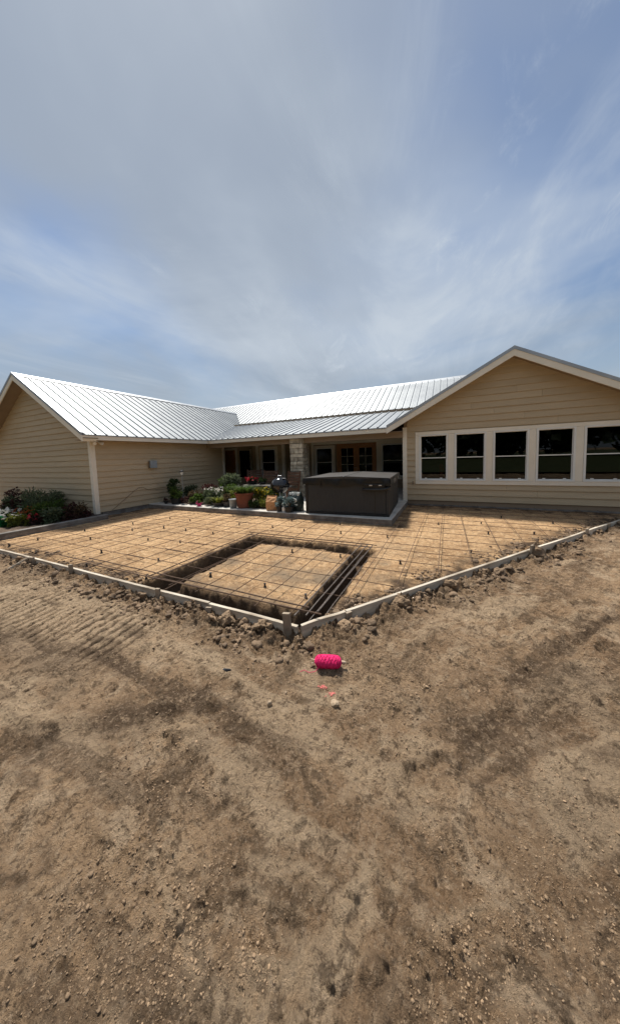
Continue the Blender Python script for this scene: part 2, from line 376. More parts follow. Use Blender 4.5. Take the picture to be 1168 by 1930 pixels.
# ------------------------------------------------------------------ ground
def dirt_height(x, y):
    d = form_dist(x, y); din = np.clip(d, 0, 9)
    h = -.115+.035*fbm(x*.45, y*.45, 3)+.014*fbm(x*2.1, y*2.1, 4, .55)+(.009+.008*fbm(x*1.1+40, y*1.1, 3))*fbm(x*8, y*8, 5, .66)
    fade = np.exp(-np.hypot(x, y)/14)
    # cleat marks of a tracked loader, driven along the left form
    wv = .05*perlin(x*1.3, y*1.3)
    band = sstep(1.08, 1.2, y+wv*2)*sstep(2.06, 1.92, y+wv)*sstep(-9, -7.4, x)*sstep(-2.3, -3.1, x)
    ph = (x+.16*y+wv*.6+.014*perlin(x*6, y*6))/.112
    saw = ph-np.floor(ph); cle = sstep(.0, .16, saw)*sstep(1., .78, saw)*(.8+.2*saw)
    keep = .30+.70*sstep(-.4, .05, perlin(x*1.1+3, y*1.6+8))
    h = h+band*keep*(.056*cle-.042)
    # second older track on the right, parallel to the right form
    s = (x-CX)*FD[0]+(y-CY)*FD[1]
    for c0, w0 in ((.98, .30), (2.35, .34)):
        b2 = np.exp(-((d-c0-.05*perlin(s*.8, d))/w0)**4)*sstep(.9, 1.8, s)
        p2 = (s+.35*d+.05*perlin(x*3, y*3))/.17; s2 = p2-np.floor(p2); cl2 = np.where(s2 < .6, s2/.6, (1-s2)/.4)
        h = h+b2*(.048*cl2-.036)*(.3+.7*sstep(-.2, .25, perlin(x*1.4+9, y*1.4)))
    h = h+.060*np.exp(-((d-1.42)/.06)**2)*sstep(.6, 1.6, s)*sstep(-.3, .2, perlin(s*1.2, 3.3+d))      # squeezed-up ridge at the track's edge
    h = h-.02*np.exp(-((d-1.34)/.035)**2)*sstep(.8, 2.0, s)
    # smeared, wavy soil drawn out along the tracks
    wr = sstep(-1.1, .3, x+.35*perlin(x*.7, y*.7)); wl = 1-wr
    st1 = fbm(d*2.6+.5*perlin(s*1.2, d*1.2), s*.75, 4, .55); st2 = fbm(x*.75, y*3.0+.4*perlin(x, y), 4, .55)
    far_ = sstep(.25, .6, d)
    h = h+far_*(wr*(.042*st1+.022*(1-np.abs(perlin(d*4.2+.6*perlin(s*1.5, d), s*1.4))*1.6))+wl*.026*st2*(1-.7*band))-.012*wr*far_
    # ridge of crumbs in the near left
    rd = (y-.66)-(x+2.58)*.74
    h = h+.035*np.exp(-(rd/.09)**2)*sstep(-3.6, -2.6, x)*sstep(-1.1, -1.5, x)*(.5+perlin(x*7, y*7))
    h = h-.018*np.exp(-((rd+.12)/.05)**2)*sstep(-3.6, -2.6, x)*sstep(-1.1, -1.5, x)
    # long crack
    # thrown-up spoil against the boards
    n1 = fbm(x*2.6+4, y*2.6, 4, .6); n2 = fbm(x*11, y*11, 4, .65)
    heap = np.exp(-(din/.27)**2)
    h = h+heap*(.030+.055*n1+.040*n2)
    h = h+np.exp(-(din/.55)**2)*.016*n2
    # churned soil and clods pressed into it
    ch = sstep(-.15, .25, fbm(x*.8+31, y*.8+5, 3))*(1-.7*band); rg_ = 1-np.abs(perlin(x*3.1+7, y*3.1)*1.4); rg2 = 1-np.abs(perlin(x*7.7, y*7.7+3)*1.4)
    h = h+ch*(.020*rg_**3+.014*rg2**3-.010)
    m1 = sstep(.05, .5, fbm(x*.9+12, y*.9, 3)+.9*np.exp(-(din/.5)**2)); l1, i1 = lumps(x, y, .13, .012, .048, .55); l2, i2 = lumps(x+3, y+7, .055, .006, .020, .6)
    h = h+.75*l1*m1*(1-.8*band)+1.2*l2*sstep(-.35, .15, fbm(x*1.3+2, y*1.3+9, 3))*(1-.6*band)*np.exp(-(np.hypot(x, y)/9)**2)
    # crusted plates
    pl = np.abs(perlin(x*3.7+20, y*3.7)); h = h-.010*np.exp(-(pl/.05)**2)*sstep(-.1, .3, perlin(x*.9, y*.9+7))
    h = h-fade*.010*np.maximum(0, fbm(x*19, y*19, 3, .6)-.25)
    return np.minimum(h, np.where(din < .05, -.02, 9))
def dirt_soil(x, y):
    d = np.clip(form_dist(x, y), 0, 9)
    s = (x-CX)*FD[0]+(y-CY)*FD[1]
    fresh = np.exp(-(d/.30)**2)*(.55+.8*fbm(x*2.2, y*2.2, 4, .6))
    blob = lambda cx, cy, rx, ry: np.exp(-(((x-cx)/rx)**2+((y-cy)/ry)**2))
    nz = fbm(x*1.8+3, y*1.8, 5, .6)
    rd = (y-.66)-(x+2.58)*.74
    fresh = fresh+1.1*np.exp(-((rd+.03)/.15)**2)*sstep(-3.8, -2.7, x)*sstep(-1.0, -1.5, x)*(.7+nz)
    fresh = fresh+1.1*blob(-3.7, 1.13, .75, .13)*(.8+nz)+.7*blob(-2.6, 1.35, .5, .09)*(.7+nz)
    fresh = fresh+.5*blob(1.0, 2.6, .9, .4)*(.6+1.4*nz)+.4*blob(.25, 1.9, .5, .4)*(.6+1.3*nz)+.55*blob(2.6, 3.6, 1.2, .5)*(.5+1.3*nz)+.5*blob(-1.6, 1.1, .5, .2)*(.5+nz)
    pale = .9*blob(-2.2, 1.68, .8, .13)*(.8+nz)+.9*blob(-2.85, .85, .55, .18)*(.8+nz)+.6*blob(-1.0, 1.95, .7, .12)*(.6+nz)
    pale = pale+.85*sstep(.9, 1.2, y)*sstep(2.1, 1.9, y)*sstep(-7.5, -5, x)*sstep(-2.2, -3.2, x)
    pale = pale+1.0*np.exp(-((d-1.50)/.09)**2)*sstep(.6, 1.6, s)*(.7+nz); fresh = fresh+.8*np.exp(-((d-1.33)/.05)**2)*sstep(.8, 2.0, s)*(.7+nz)+.4*blob(-.3, 2.3, .35, .35)*(.6+nz)
    wr = sstep(-1.1, .3, x+.35*perlin(x*.7, y*.7))
    st = wr*fbm(d*2.6+.5*perlin(s*1.2, d*1.2), s*.75, 4, .55)+(1-wr)*fbm(x*.75, y*3.0+.4*perlin(x, y), 4, .55)
    st_b = wr*fbm(d*3.4+11, s*.8+3, 4, .6)+(1-wr)*fbm(x*.9+8, y*3.4+2, 4, .6)
    pale = pale+.75*sstep(.12, .42, st)*sstep(.2, .6, d); fresh = fresh+.6*sstep(.18, .48, st_b)*sstep(.2, .6, d)
    return np.clip(fresh, 0, 1), np.clip(pale, 0, 1)

def set_soil(me, a, b):
    c = np.zeros((len(a), 4), np.float32); c[:, 0] = a; c[:, 1] = b; c[:, 3] = 1
    at = me.color_attributes.new('soil', 'FLOAT_COLOR', 'POINT'); at.data.foreach_set('color', c.ravel())
def grid_mesh(name, verts, nu, nv, keep=None, wrap=False):
    i, j = np.meshgrid(np.arange(nu if wrap else nu-1), np.arange(nv-1), indexing='ij')
    i2 = (i+1) % nu
    q = np.stack([i*nv+j, i2*nv+j, i2*nv+j+1, i*nv+j+1], -1).reshape(-1, 4)
    if keep is not None: q = q[keep[q].all(1)]
    me = bpy.data.meshes.new(name); me.vertices.add(len(verts)); me.vertices.foreach_set('co', verts.astype(np.float32).ravel())
    me.loops.add(q.size); me.loops.foreach_set('vertex_index', q.ravel().astype(np.int32))
    me.polygons.add(len(q)); me.polygons.foreach_set('loop_start', np.arange(0, q.size, 4, dtype=np.int32))
    me.update(calc_edges=True); me.polygons.foreach_set('use_smooth', [True]*len(q))
    return me

def build_ground():
    fwd = R(90+25.8)
    a = np.concatenate([np.linspace(-60, 60, 660, endpoint=False), np.linspace(60, 300, 80, endpoint=False)])
    a = np.radians(a)+fwd
    r = np.concatenate([np.geomspace(.08, .6, 30, endpoint=False), np.geomspace(.6, 2.4, 270, endpoint=False), np.geomspace(2.4, 6.8, 420, endpoint=False), np.geomspace(6.8, 14, 110, endpoint=False), np.geomspace(14, 900, 60)])
    A, Rr = np.meshgrid(a, r, indexing='ij'); x = (Rr*np.cos(A)).ravel(); y = (Rr*np.sin(A)).ravel()
    z = dirt_height(x, y)
    far = sstep(25, 60, np.hypot(x, y)); z = z*(1-far)-.12*far
    d = form_dist(x, y)
    z = np.where(d < -.015, -.62, z)
    z = np.where((x < -9.02), np.minimum(z, -.11), z)
    me = grid_mesh('ground', np.stack([x, y, z], 1), len(a), len(r), wrap=True)
    set_soil(me, *dirt_soil(x, y)); me.materials.append(M['dirt'])
    o = bpy.data.objects.new('ground', me); COL.objects.link(o); tag(o, 'bare brown dirt yard with loader tracks in front of the formwork', kind='structure')
build_ground()

def pad_height(x, y):
    wob = .035*perlin(x*3.2, y*3.2)+.018*perlin(x*9, y*9); wo2 = .03*perlin(x*4+9, y*4)+.015*perlin(x*11, y*11+5)
    sd_ = lambda X, Y, b: np.maximum(np.maximum(b[0]-X, X-b[1]), np.maximum(b[2]-Y, Y-b[3]))
    o = sd_(x+wob, y+wo2, PIT); i = sd_(x+wo2*1.2, y+wob*1.2, ISL)
    inside = sstep(.035, -.035, o)*sstep(-.03, .05, i)
    base = PADZ+.008*fbm(x*1.2, y*1.2, 3)+.006*fbm(x*5, y*5, 4, .6)+.004*fbm(x*17, y*17, 3, .6)
    lp1, _i = lumps(x, y, .11, .008, .03, .5); base = base+.55*lp1*sstep(-.1, .4, fbm(x*1.4, y*1.4+4, 3)); isl = sstep(.02, -.05, i); base = base-.02*isl+.010*isl*fbm(x*4, y*4, 4, .6)
    trench = -.36+.02*fbm(x*5, y*5, 3)
    h = base*(1-inside)+trench*inside
    d = -form_dist(x, y)              # distance inside the boards
    lip = np.exp(-(d/.22)**2)*(1-inside)
    h = h+lip*(-.030+.055*fbm(x*3, y*3, 4, .6)+.02*fbm(x*9, y*9, 3, .6))
    soil = sstep(.05, -.01, o)*sstep(-.06, .0, i)
    ns = fbm(x*3.4+2, y*3.4, 5, .6)
    edge = np.exp(-(d/.33)**2)*(.75+1.1*ns)+.22*sstep(.25, .6, fbm(x*1.1+9, y*1.1+4, 4, .6))
    wall = np.exp(-((x-XL)/.55)**2)*(y > 4.7)*(.65+.7*ns)+np.exp(-((YR-.1-y)/.38)**2)*(x > -1.2)*(.65+.8*ns)
    rimo = np.exp(-(np.abs(o)/.11)**2)*(.35+.9*ns)
    slabe = (np.exp(-((x+1.0)/.28)**2)*(y > 6.2)*(y < 9.6))*(.5+.6*ns)
    soil = np.clip(np.maximum.reduce([soil, edge, wall, rimo, slabe]), 0, .95)
    grey = np.clip(isl*(.15+.8*fbm(x*1.6+5, y*1.6, 4, .6))+.4*np.exp(-((o-.3)/.3)**2)*(x > -1.2)*(ns+.4), 0, .9)
    return h, soil, grey
def build_pad():
    st = .026; xs = np.arange(-9.60, 4.30, st); ys = np.arange(2.28, 9.60, st)
    X, Y = np.meshgrid(xs, ys, indexing='ij'); x = X.ravel(); y = Y.ravel()
    h, s, g = pad_height(x, y); d = form_dist(x, y)
    keep = (d < .022) & ~((x < -9.0) & (y < 4.9)) & ~((x > -9.5) & (x < -1.22) & (y > 6.7))
    me = grid_mesh('pad_fill', np.stack([x, y, h], 1), len(xs), len(ys), keep)
    set_soil(me, s, g); me.materials.append(M['pad'])
    o = bpy.data.objects.new('pad_fill', me); COL.objects.link(o); tag(o, 'orange sandy fill levelled inside the formwork with a square trench', kind='structure')
build_pad()

def soil_patch(name, x0, x1, y0, y1, z, amp, label, st=.05):
    xs = np.arange(x0, x1+st/2, st); ys = np.arange(y0, y1+st/2, st); X, Y = np.meshgrid(xs, ys, indexing='ij'); x = X.ravel(); y = Y.ravel()
    e = np.minimum(np.minimum(x-x0, x1-x), np.minimum(y-y0, y1-y)); h = z+amp*fbm(x*3, y*3, 4, .6)*sstep(0, .2, e)+.06*sstep(0, .35, e)
    me = grid_mesh(name, np.stack([x, y, h], 1), len(xs), len(ys)); me.materials.append(M['soil'])
    o = bpy.data.objects.new(name, me); COL.objects.link(o); tag(o, label, kind='structure')
soil_patch('garden_bed', -9.5, -4.95, 6.98, 8.9, .104, .05, 'dark planting bed on the slab between wall and porch')
soil_patch('garden_bed', -16.5, -9.13, 1.9, 4.91, -.06, .05, 'dark planting bed in front of the left gable')
# porch slab
sb = MB().prism([(-9.55, 6.6), (-1.17, 6.6), (-1.17, 9.52), (-1.285, 9.52), (-1.285, 12.97), (-9.55, 12.97)], -.5, .1, 'z').build('porch_slab', M['conc'], bevel=.012)
tag(sb, 'pale concrete porch slab with its front edge towards the fill', kind='structure')
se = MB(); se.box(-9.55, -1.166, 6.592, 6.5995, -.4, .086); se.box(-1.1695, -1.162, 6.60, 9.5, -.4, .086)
se.build('edge_shade_skin', M['concd'], sb)  # thin dark skin: paints shade onto the slab's vertical faces
cb = MB().box(-9.13, -8.97, 1.95, 4.92, -.3, .095).build('garden_kerb', M['concd'], bevel=.015, loc=(-9.05, 3.4, 0))
tag(cb, 'grey concrete kerb running from the house corner along the left bed', 'kerb')

# ------------------------------------------------------------------ house
HOUSE = empty('house', (-5, 11, 0), 0, 'tan lap sided single storey house with galvanised metal roofs and porch', 'house')
EXP = .178
def lap_rows(parent, O, U, N, z0, z1, ulo, uhi, holes=(), joint=0):
    O = Vector(O); U = Vector(U); N = Vector(N); Z = Vector((0, 0, 1))
    zb = [z0+i*EXP for i in range(int((z1-z0)/EXP)+2)]
    for k in range(len(zb)-1):
        a, b = zb[k], min(zb[k+1], z1)
        if b-a < .01: continue
        cuts = sorted({a, b, *[h for hl in holes for h in hl[2:4] if a+.004 < h < b-.004]})
        for c0, c1 in zip(cuts[:-1], cuts[1:]):
            t0 = .034-.027*(c0-a)/EXP; t1 = .034-.027*(c1-a)/EXP
            segs = [(None, None)]
            mid = (c0+c1)/2; hs = sorted((h[0], h[1]) for h in holes if h[2] < mid < h[3])
            edges = [None]
            for h in hs: edges += [h[0], h[1]]
            edges.append(None)
            for e0, e1 in zip(edges[::2], edges[1::2]):
                l0 = ulo(c0) if e0 is None else e0; l1 = ulo(c1) if e0 is None else e0
                r0 = uhi(c0) if e1 is None else e1; r1 = uhi(c1) if e1 is None else e1
                l1 = min(l1, r1) if l1 > r1 else l1
                if r0-l0 < .01: continue
                if r1-l1 < 0: l1 = r1 = (l1+r1)/2
                js = [0, 1]
                if joint and r0-l0 > joint:
                    js = [0, ((k*.37) % .5+.25), 1]
                for j0, j1 in zip(js[:-1], js[1:]):
                    g = .0015
                    A0 = l0+(r0-l0)*j0+(g if j0 else 0); A1 = l0+(r0-l0)*j1-(g if j1 < 1 else 0)
                    B0 = max(A0, l1) if j0 else l1; B1 = min(A1, r1) if j1 < 1 else r1
                    if B1 < B0: B0 = B1 = (B0+B1)/2
                    p = lambda u, z, t: O+U*u+N*t+Z*z
                    m = MB().hexa([p(A0, c0, t0), p(A1, c0, t0), p(A1, c0, 0), p(A0, c0, 0), p(B0, c1, t1), p(B1, c1, t1), p(B1, c1, 0), p(B0, c1, 0)])
                    m.build('siding_board', M['siding'], parent, True)
def hpart(name, mat, parent=None, **k):
    def f(mb): return mb.build(name, mat, parent or HOUSE, True, **k)
    return f

# slopes
ZE, ZA_L, XRL = 2.43, 4.61, -12.892          # eave, left ridge
SL = .585; SR = .55; XRC, ZA_R = 1.50, 4.20
SP = .26; YE = 9.25; YB = 13.85; ZB = ZE+SP*(YB-YE); SM = .56; YM = 17.0; ZM = ZB+SM*(YM-YB)
zl = lambda x: ZA_L-SL*abs(x-XRL)
zr = lambda x: ZA_R-SR*abs(x-XRC)
zp = lambda y: ZE+SP*(y-YE)
zm = lambda y: ZB+SM*(y-YB)
EL = -9.172; YG = YL-.40; YGR = YR-.40; ER = XRC-(ZA_R-ZE)/SR

def slope(low, high, u0, u1, pos, poly, flip=False, thick=.03, hang=.0):
    """roof slope: panels run from low(u) to high(u); pos(u, v, lift) gives the point"""
    deck = MB(); n = len(poly)
    top = [pos(u, v, -.012) for u, v in poly]; bot = [pos(u, v, -.012-thick) for u, v in poly]
    deck.add(top+bot, [tuple(range(n)), tuple(range(2*n-1, n-1, -1))]+[(i, n+i, n+(i+1) % n, (i+1) % n) for i in range(n)])
    d = deck.build('roof_slope', M['soffit'], HOUSE, True)
    prof = [(0, 0), (.012, .035), (.042, .035), (.054, 0), (.150, 0), (.155, .005), (.165, .005), (.170, 0), (.225, 0), (.230, .005), (.240, .005), (.245, 0), (.305, 0)]
    k = math.ceil((u1-u0)/.305)
    for i in range(k):
        a = u0+i*.305; pts = [(min(a+p, u1), q) for p, q in prof]
        lo = [low(u) for u, q in pts]; hi = [high(u) for u, q in pts]
        if all(abs(h-l) < .03 for h, l in zip(hi, lo)): continue
        v = [pos(u, l, q) for (u, q), l in zip(pts, lo)]+[pos(u, h, q) for (u, q), h in zip(pts, hi)]
        m = len(pts); f = [(j, j+1, m+j+1, m+j) for j in range(m-1)]
        MB().add(v, f).build('roof_panel', M['metal'], d, True)
    cl = MB()
    return d
# left wing, both slopes
def low_l(y):
    if y <= YE: return EL+.03
    if y <= YB: return XRL+(ZA_L-zp(y))/SL
    return XRL+(ZA_L-zm(y))/SL
yv = YB+(ZA_L-ZB)/SM; yrr = YB+(ZA_R-ZB)/SM
slope(low_l, lambda y: XRL, YG, yv, lambda y, x, q: (x+q*.5, y, zl(x)+q*.86), [(YG, EL), (YE, EL), (YB, low_l(YB)), (yv, XRL), (YG, XRL)])
slope(lambda y: 2*XRL-EL, lambda y: XRL, YG, YB, lambda y, x, q: (x-q*.5, y, zl(x)+q*.86), [(YG, 2*XRL-EL), (YB, 2*XRL-EL), (YB, XRL), (YG, XRL)])
# porch roof
def low_p(x):
    v = YE-.03
    if x < EL: v = YE+(zl(x)-ZE)/SP
    if x > ER: v = YE+(zr(x)-ZE)/SP
    return min(v, YB)
xl_b = low_l(YB); xr_b = XRC-(ZA_R-ZB)/SR
slope(low_p, lambda x: YB, xl_b, xr_b, lambda x, y, q: (x, y-q*.25, zp(y)+q*.97), [(EL, YE), (ER, YE), (xr_b, YB), (xl_b, YB)])
# main roof
def low_m(x):
    v = YB-.05
    if x < xl_b: v = max(v, YB+(zl(x)-ZB)/SM)
    if x > xr_b: v = max(v, YB+(zr(x)-ZB)/SM)
    return v
slope(low_m, lambda x: YM, -16.6, 2.5, lambda x, y, q: (x, y-q*.49, zm(y)+.035+q*.87), [(-16.6, YB), (2*XRL-xl_b, YB), (XRL, yv), (xl_b, YB), (xr_b, YB), (XRC, YB+(ZA_R-ZB)/SM), (2.5, yrr-(.55*1.0)/.56), (2.5, YM), (-16.6, YM)])
MB().prism([(YM, ZM+.02), (YM+3.2, ZM-1.77), (YM+3.2, ZM-1.82), (YM, ZM-.03)], -16.6, 2.5, 'x').build('roof_slope', M['metal'], HOUSE, True)
# right wing
yrr = YB+(ZA_R-ZB)/SM
def top_r(x): return 1
def hi_r(y): return XRC
def low_r(y):
    if y <= YE: return ER
    if y <= YB: return XRC-(ZA_R-zp(y))/SR
    return XRC-(ZA_R-zm(y))/SR
slope(low_r, hi_r, YGR, yrr, lambda y, x, q: (x-q*.48, y, zr(x)+q*.87), [(YGR, ER), (YE, ER), (YB, low_r(YB)), (yrr, XRC), (YGR, XRC)])
slope(lambda y: 2*XRC-ER, hi_r, YGR, YB, lambda y, x, q: (x+q*.48, y, zr(x)+q*.87), [(YGR, 2*XRC-ER), (YB, 2*XRC-ER), (YB, XRC), (YGR, XRC)])
# ridge caps
def cap_y(x, z, s, y0, y1):
    w = .16; pr = [(x-w, z-s*w+.036), (x-w*.2, z+.034), (x, z+.05), (x+w*.2, z+.034), (x+w, z-s*w+.036), (x+w, z-s*w+.030), (x, z+.04), (x-w, z-s*w+.030)]
    MB().prism(pr, y0, y1, 'y').build('ridge_cap', M['flash'], HOUSE, True)
cap_y(XRL, ZA_L, SL, YG-.02, yv+.1); cap_y(XRC, ZA_R, SR, YGR-.02, yrr+.1)
MB().prism([(YM-.17, ZM-.06), (YM, ZM+.085), (YM+.17, ZM-.06), (YM+.17, ZM-.07), (YM, ZM+.07), (YM-.17, ZM-.07)], -16.6, 2.5, 'x').build('ridge_cap', M['flash'], HOUSE, True)
# valley flashing strips between left wing and the porch roof
# fascias
MB().box(EL-.025, EL+.003, YG+.0, 9.55, ZE-.165, ZE-.028).build('fascia', M['cream'], HOUSE, True)
MB().box(EL+.005, ER-.003, YE-.025, YE+.003, ZE-.165, ZE-.028).build('fascia', M['cream'], HOUSE, True)
MB().box(2*XRC-ER-.003, 2*XRC-ER+.025, YGR, YB, ZE-.165, ZE-.028).build('fascia', M['cream'], HOUSE, True)
# eave drip edges with the dark closures under the ribs
MB().box(EL+.006, EL+.022, YG, 9.50, ZE-.045, ZE-.018).build('drip_edge', M['flash'], HOUSE, True)
MB().box(EL+.06, ER, YE-.044, YE-.028, ZE-.045, ZE-.018).build('drip_edge', M['flash'], HOUSE, True)
def closures(n, f):
    m = MB()
    for i in range(n): m.box(*f(i))
    m.build('rib_closure', M['closure'], HOUSE, True)
closures(16, lambda i: (EL+.0, EL+.032, YG+.305*i+.004, YG+.305*i+.048, ZE-.022, ZE+.006))
closures(26, lambda i: (xl_b+.305*(i+7)+.004, xl_b+.305*(i+7)+.048, YE-.034, YE+.0, ZE-.022, ZE+.012))
# rake boards, metal rake trim and rake soffits
def rake(x0, xr, x1, zf, y, yw, s):
    for a, b in ((x0, xr), (xr, x1)):
        za, zb = zf(a), zf(b)
        MB().prism([(a, za-.035), (b, zb-.035), (b, zb-.20), (a, za-.20)], y-.025, y+.003, 'y').build('rake_board', M['cream'], HOUSE, True)
        MB().prism([(a, za+.052), (b, zb+.052), (b, zb-.033), (a, za-.033)], y-.036, y-.012, 'y').build('rake_trim', M['flash'], HOUSE, True)
        MB().prism([(a, za+.052), (b, zb+.052), (b, zb+.042), (a, za+.042)], y-.012, y+.10, 'y').build('rake_trim', M['flash'], HOUSE, True)
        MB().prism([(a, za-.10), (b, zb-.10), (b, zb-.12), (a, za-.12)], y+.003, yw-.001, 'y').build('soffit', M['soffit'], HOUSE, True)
rake(EL+.02, XRL, 2*XRL-EL-.02, zl, YG, YL, 1)
rake(ER-.02, XRC, 2*XRC-ER+.02, zr, YGR, YR, 1)
# level eave soffits
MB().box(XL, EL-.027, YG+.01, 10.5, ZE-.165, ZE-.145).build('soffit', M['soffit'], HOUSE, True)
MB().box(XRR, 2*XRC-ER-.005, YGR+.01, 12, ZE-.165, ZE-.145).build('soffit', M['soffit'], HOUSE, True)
# cornice return at the left corner
MB().prism([(YG+.005, ZE-.02), (YG+.005, ZE-.20), (YL-.03, ZE-.20), (YL-.03, ZE-.02)], EL-.06, EL-.026, 'x').build('cornice_return', M['cream'], HOUSE, True)

ZB0 = .126
# --- left wing walls
lw = MB().prism([(XL-.01, -.3), (XL-.01, zl(XL)-.11), (XRL, ZA_L-.13), (2*XRL-XL+.01, zl(XL)-.11), (2*XRL-XL+.01, -.3)], YL+.003, YL+.15, 'y').build('gable_wall', M['concd'], HOUSE, True)
top = ZA_L-.12
lap_rows(lw, (0, YL, 0), (1, 0, 0), (0, -1, 0), .10, top, lambda z: max(2*XRL-XL, XRL-max((ZA_L-.115-z)/SL, .0)), lambda z: min(XL-.085, XRL+max((ZA_L-.115-z)/SL, 0)), joint=3)
sw = MB().box(XL-.15, XL-.003, YL+.16, 10.5, -.3, ZE-.14).build('side_wall', M['concd'], HOUSE, True)
lap_rows(sw, (XL, 0, 0), (0, 1, 0), (1, 0, 0), .10, ZE-.147, lambda z: YL+.085, lambda z: 10.42, joint=3)
MB().box(XL-.085, XL+.040, YL-.040, YL+.085, .06, ZE-.167).build('corner_board', M['cream'], HOUSE, True)
MB().box(XL-.06, XL+.040, 10.42, 10.53, .1, ZE-.167).build('corner_board', M['cream'], HOUSE, True)
MB().box(-12.3, XL-.151, 10.36, 10.5, .05, ZE-.1).build('side_wall', M['siding'], HOUSE, True)
MB().box(-12.4, -12.3, 10.36, 13.2, .05, ZE).build('side_wall', M['siding'], HOUSE, True)
MB().box(-16.3, -12.45, YL+.16, 20, -.3, ZE-.14).build('side_wall', M['siding'], HOUSE, True)
MB().box(XL-.01, XL+.012, YL+.16, 10.5, -.3, .098).build('foundation', M['concd'], HOUSE, True)
# --- right wing gable wall with five windows
GL = [(-.775, -.062), (.193, .906), (1.157, 1.887), (2.132, 2.845), (3.095, 3.81)]
ZG0, ZG1 = .772, 2.10
rw = empty('gable_wall', (0, 0, 0)); rw.parent = HOUSE; rw.location = (0, 0, 0)
hole = [(-.925, 3.96, .634, 2.222)]
lap_rows(rw, (0, YR, 0), (1, 0, 0), (0, -1, 0), ZB0, ZA_R-.12, lambda z: max(XR+.085, XRC-max((ZA_R-.115-z)/SR, 0)), lambda z: min(XRR-.085, XRC+max((ZA_R-.115-z)/SR, 0)), hole, joint=3.2)
b = MB()
ys0, ys1 = YR+.002, YR+.14
b.box(XR, GL[0][0]-.04, ys0, ys1, .0, 2.3); b.box(GL[-1][1]+.04, XRR, ys0, ys1, .0, 2.3)
b.box(GL[0][0]-.04, GL[-1][1]+.04, ys0, ys1, .0, ZG0-.04)
for (a, c), (d, e) in zip(GL[:-1], GL[1:]): b.box(c+.04, d-.04, ys0, ys1, ZG0-.04, ZG1+.04)
b.box(GL[0][0]-.04, GL[-1][1]+.04, ys0, ys1, ZG1+.04, 2.3)
b.prism([(XR, 2.3), (XRR, 2.3), (XRR, zr(XR)-.12), (XRC, ZA_R-.13), (XR, zr(XR)-.12)], ys0, ys1, 'y')
b.build('sheathing', M['soffit'], rw, True)
MB().box(XR-.040, XR+.085, YR-.040, YR+.085, .07, ZE-.03).build('corner_board', M['cream'], HOUSE, True)
MB().box(XRR-.085, XRR+.040, YR-.040, YR+.085, .07, ZE-.167).build('corner_board', M['cream'], HOUSE, True)
MB().box(XR+.0, XRR, YR+.004, YR+.2, -.4, ZB0-.004).build('foundation', M['concd'], HOUSE, True)
MB().box(XR-.004, XR+.14, YR+.141, 12.97, .1, 2.5).build('side_wall', M['siding'], HOUSE, True)
MB().box(XRR-.14, XRR, YR+.141, 20, -.3, 2.6).build('side_wall', M['siding'], HOUSE, True)
lap_rows(rw, (XR-.006, 0, 0), (0, 1, 0), (-1, 0, 0), .11, 2.3, lambda z: YR+.09, lambda z: 12.9)
# casing boards
CY0 = YR-.044
def casing(x0, x1, z0, z1, t=0): MB().box(x0, x1, CY0-t, YR+.02, z0, z1).build('casing_board', M['cream'], HOUSE, True, bevel=.004)
casing(-.932, 3.968, ZG1+.032, 2.228); casing(-.932, 3.968, .628, ZG0-.034)
xs_ = [-.932]+[v for g in GL for v in (g[0]-.046, g[1]+.046)]+[3.968]
for a, c in zip(xs_[::2], xs_[1::2]): casing(a, c, ZG0-.032, ZG1+.030, -.004)
def window(x0, x1, z0, z1, y, glass, parent=None, fr=.045, lock=True, name='window', rail=None):
    f = MB(); yo, yi = y-.052, y+.05
    f.box(x0-fr, x0, yo, yi, z0-fr*.75, z1+fr*.7); f.box(x1, x1+fr, yo, yi, z0-fr*.75, z1+fr*.7)
    f.box(x0, x1, yo, yi, z1, z1+fr*.7); f.box(x0, x1, yo, yi, z0-fr*.75, z0)
    w = f.build(name, M['vinyl'], parent or HOUSE, True)
    zm_ = rail or z0+(z1-z0)*.495
    MB().box(x0+.012, x1-.012, y+.012, y+.018, zm_, z1-.012).build('pane', M[glass], w, True)
    MB().box(x0+.012, x1-.012, y+.026, y+.032, z0+.012, zm_).build('pane', M[glass], w, True)
    s = MB(); s.box(x0+.0, x1-.0, y-.004, y+.030, zm_-.012, zm_+.014); s.build('meeting_rail', M['vinyl'], w, True)
    s = MB(); s.box(x0, x1, y+.014, y+.04, z0, z0+.024); s.box(x0, x0+.016, y+.014, y+.04, z0+.024, zm_-.012); s.box(x1-.016, x1, y+.014, y+.04, z0+.024, zm_-.012); s.build('lower_sash', M['vinyl'], w, True)
    s = MB(); s.box(x0, x0+.013, y+.003, y+.02, zm_+.014, z1-.013); s.box(x1-.013, x1, y+.003, y+.02, zm_+.014, z1-.013); s.box(x0, x1, y+.003, y+.02, z1-.013, z1); s.build('upper_sash', M['vinyl'], w, True)
    if lock:
        for u in (.27, .73):
            MB().box(x0+(x1-x0)*u-.025, x0+(x1-x0)*u+.025, y+.034, y+.06, zm_+.014, zm_+.04).build('sash_lock', M['vinyl'], w, True)
        for u in (.2, .8): MB().box(x0+(x1-x0)*u-.03, x0+(x1-x0)*u+.03, y+.0, y+.013, z0+.026, z0+.05).build('lift_handle', M['vinyl'], w, True)
    return w
for i, (a, c) in enumerate(GL): window(a, c, ZG0, ZG1, YR-.004, 'glass')
# dim room behind the five windows
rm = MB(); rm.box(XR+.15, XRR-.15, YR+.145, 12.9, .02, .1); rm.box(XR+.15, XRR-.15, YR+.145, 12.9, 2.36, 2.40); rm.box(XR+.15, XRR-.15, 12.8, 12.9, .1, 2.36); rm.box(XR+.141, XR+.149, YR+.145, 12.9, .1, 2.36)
rm.build('room_lining', M['room'], HOUSE, True)
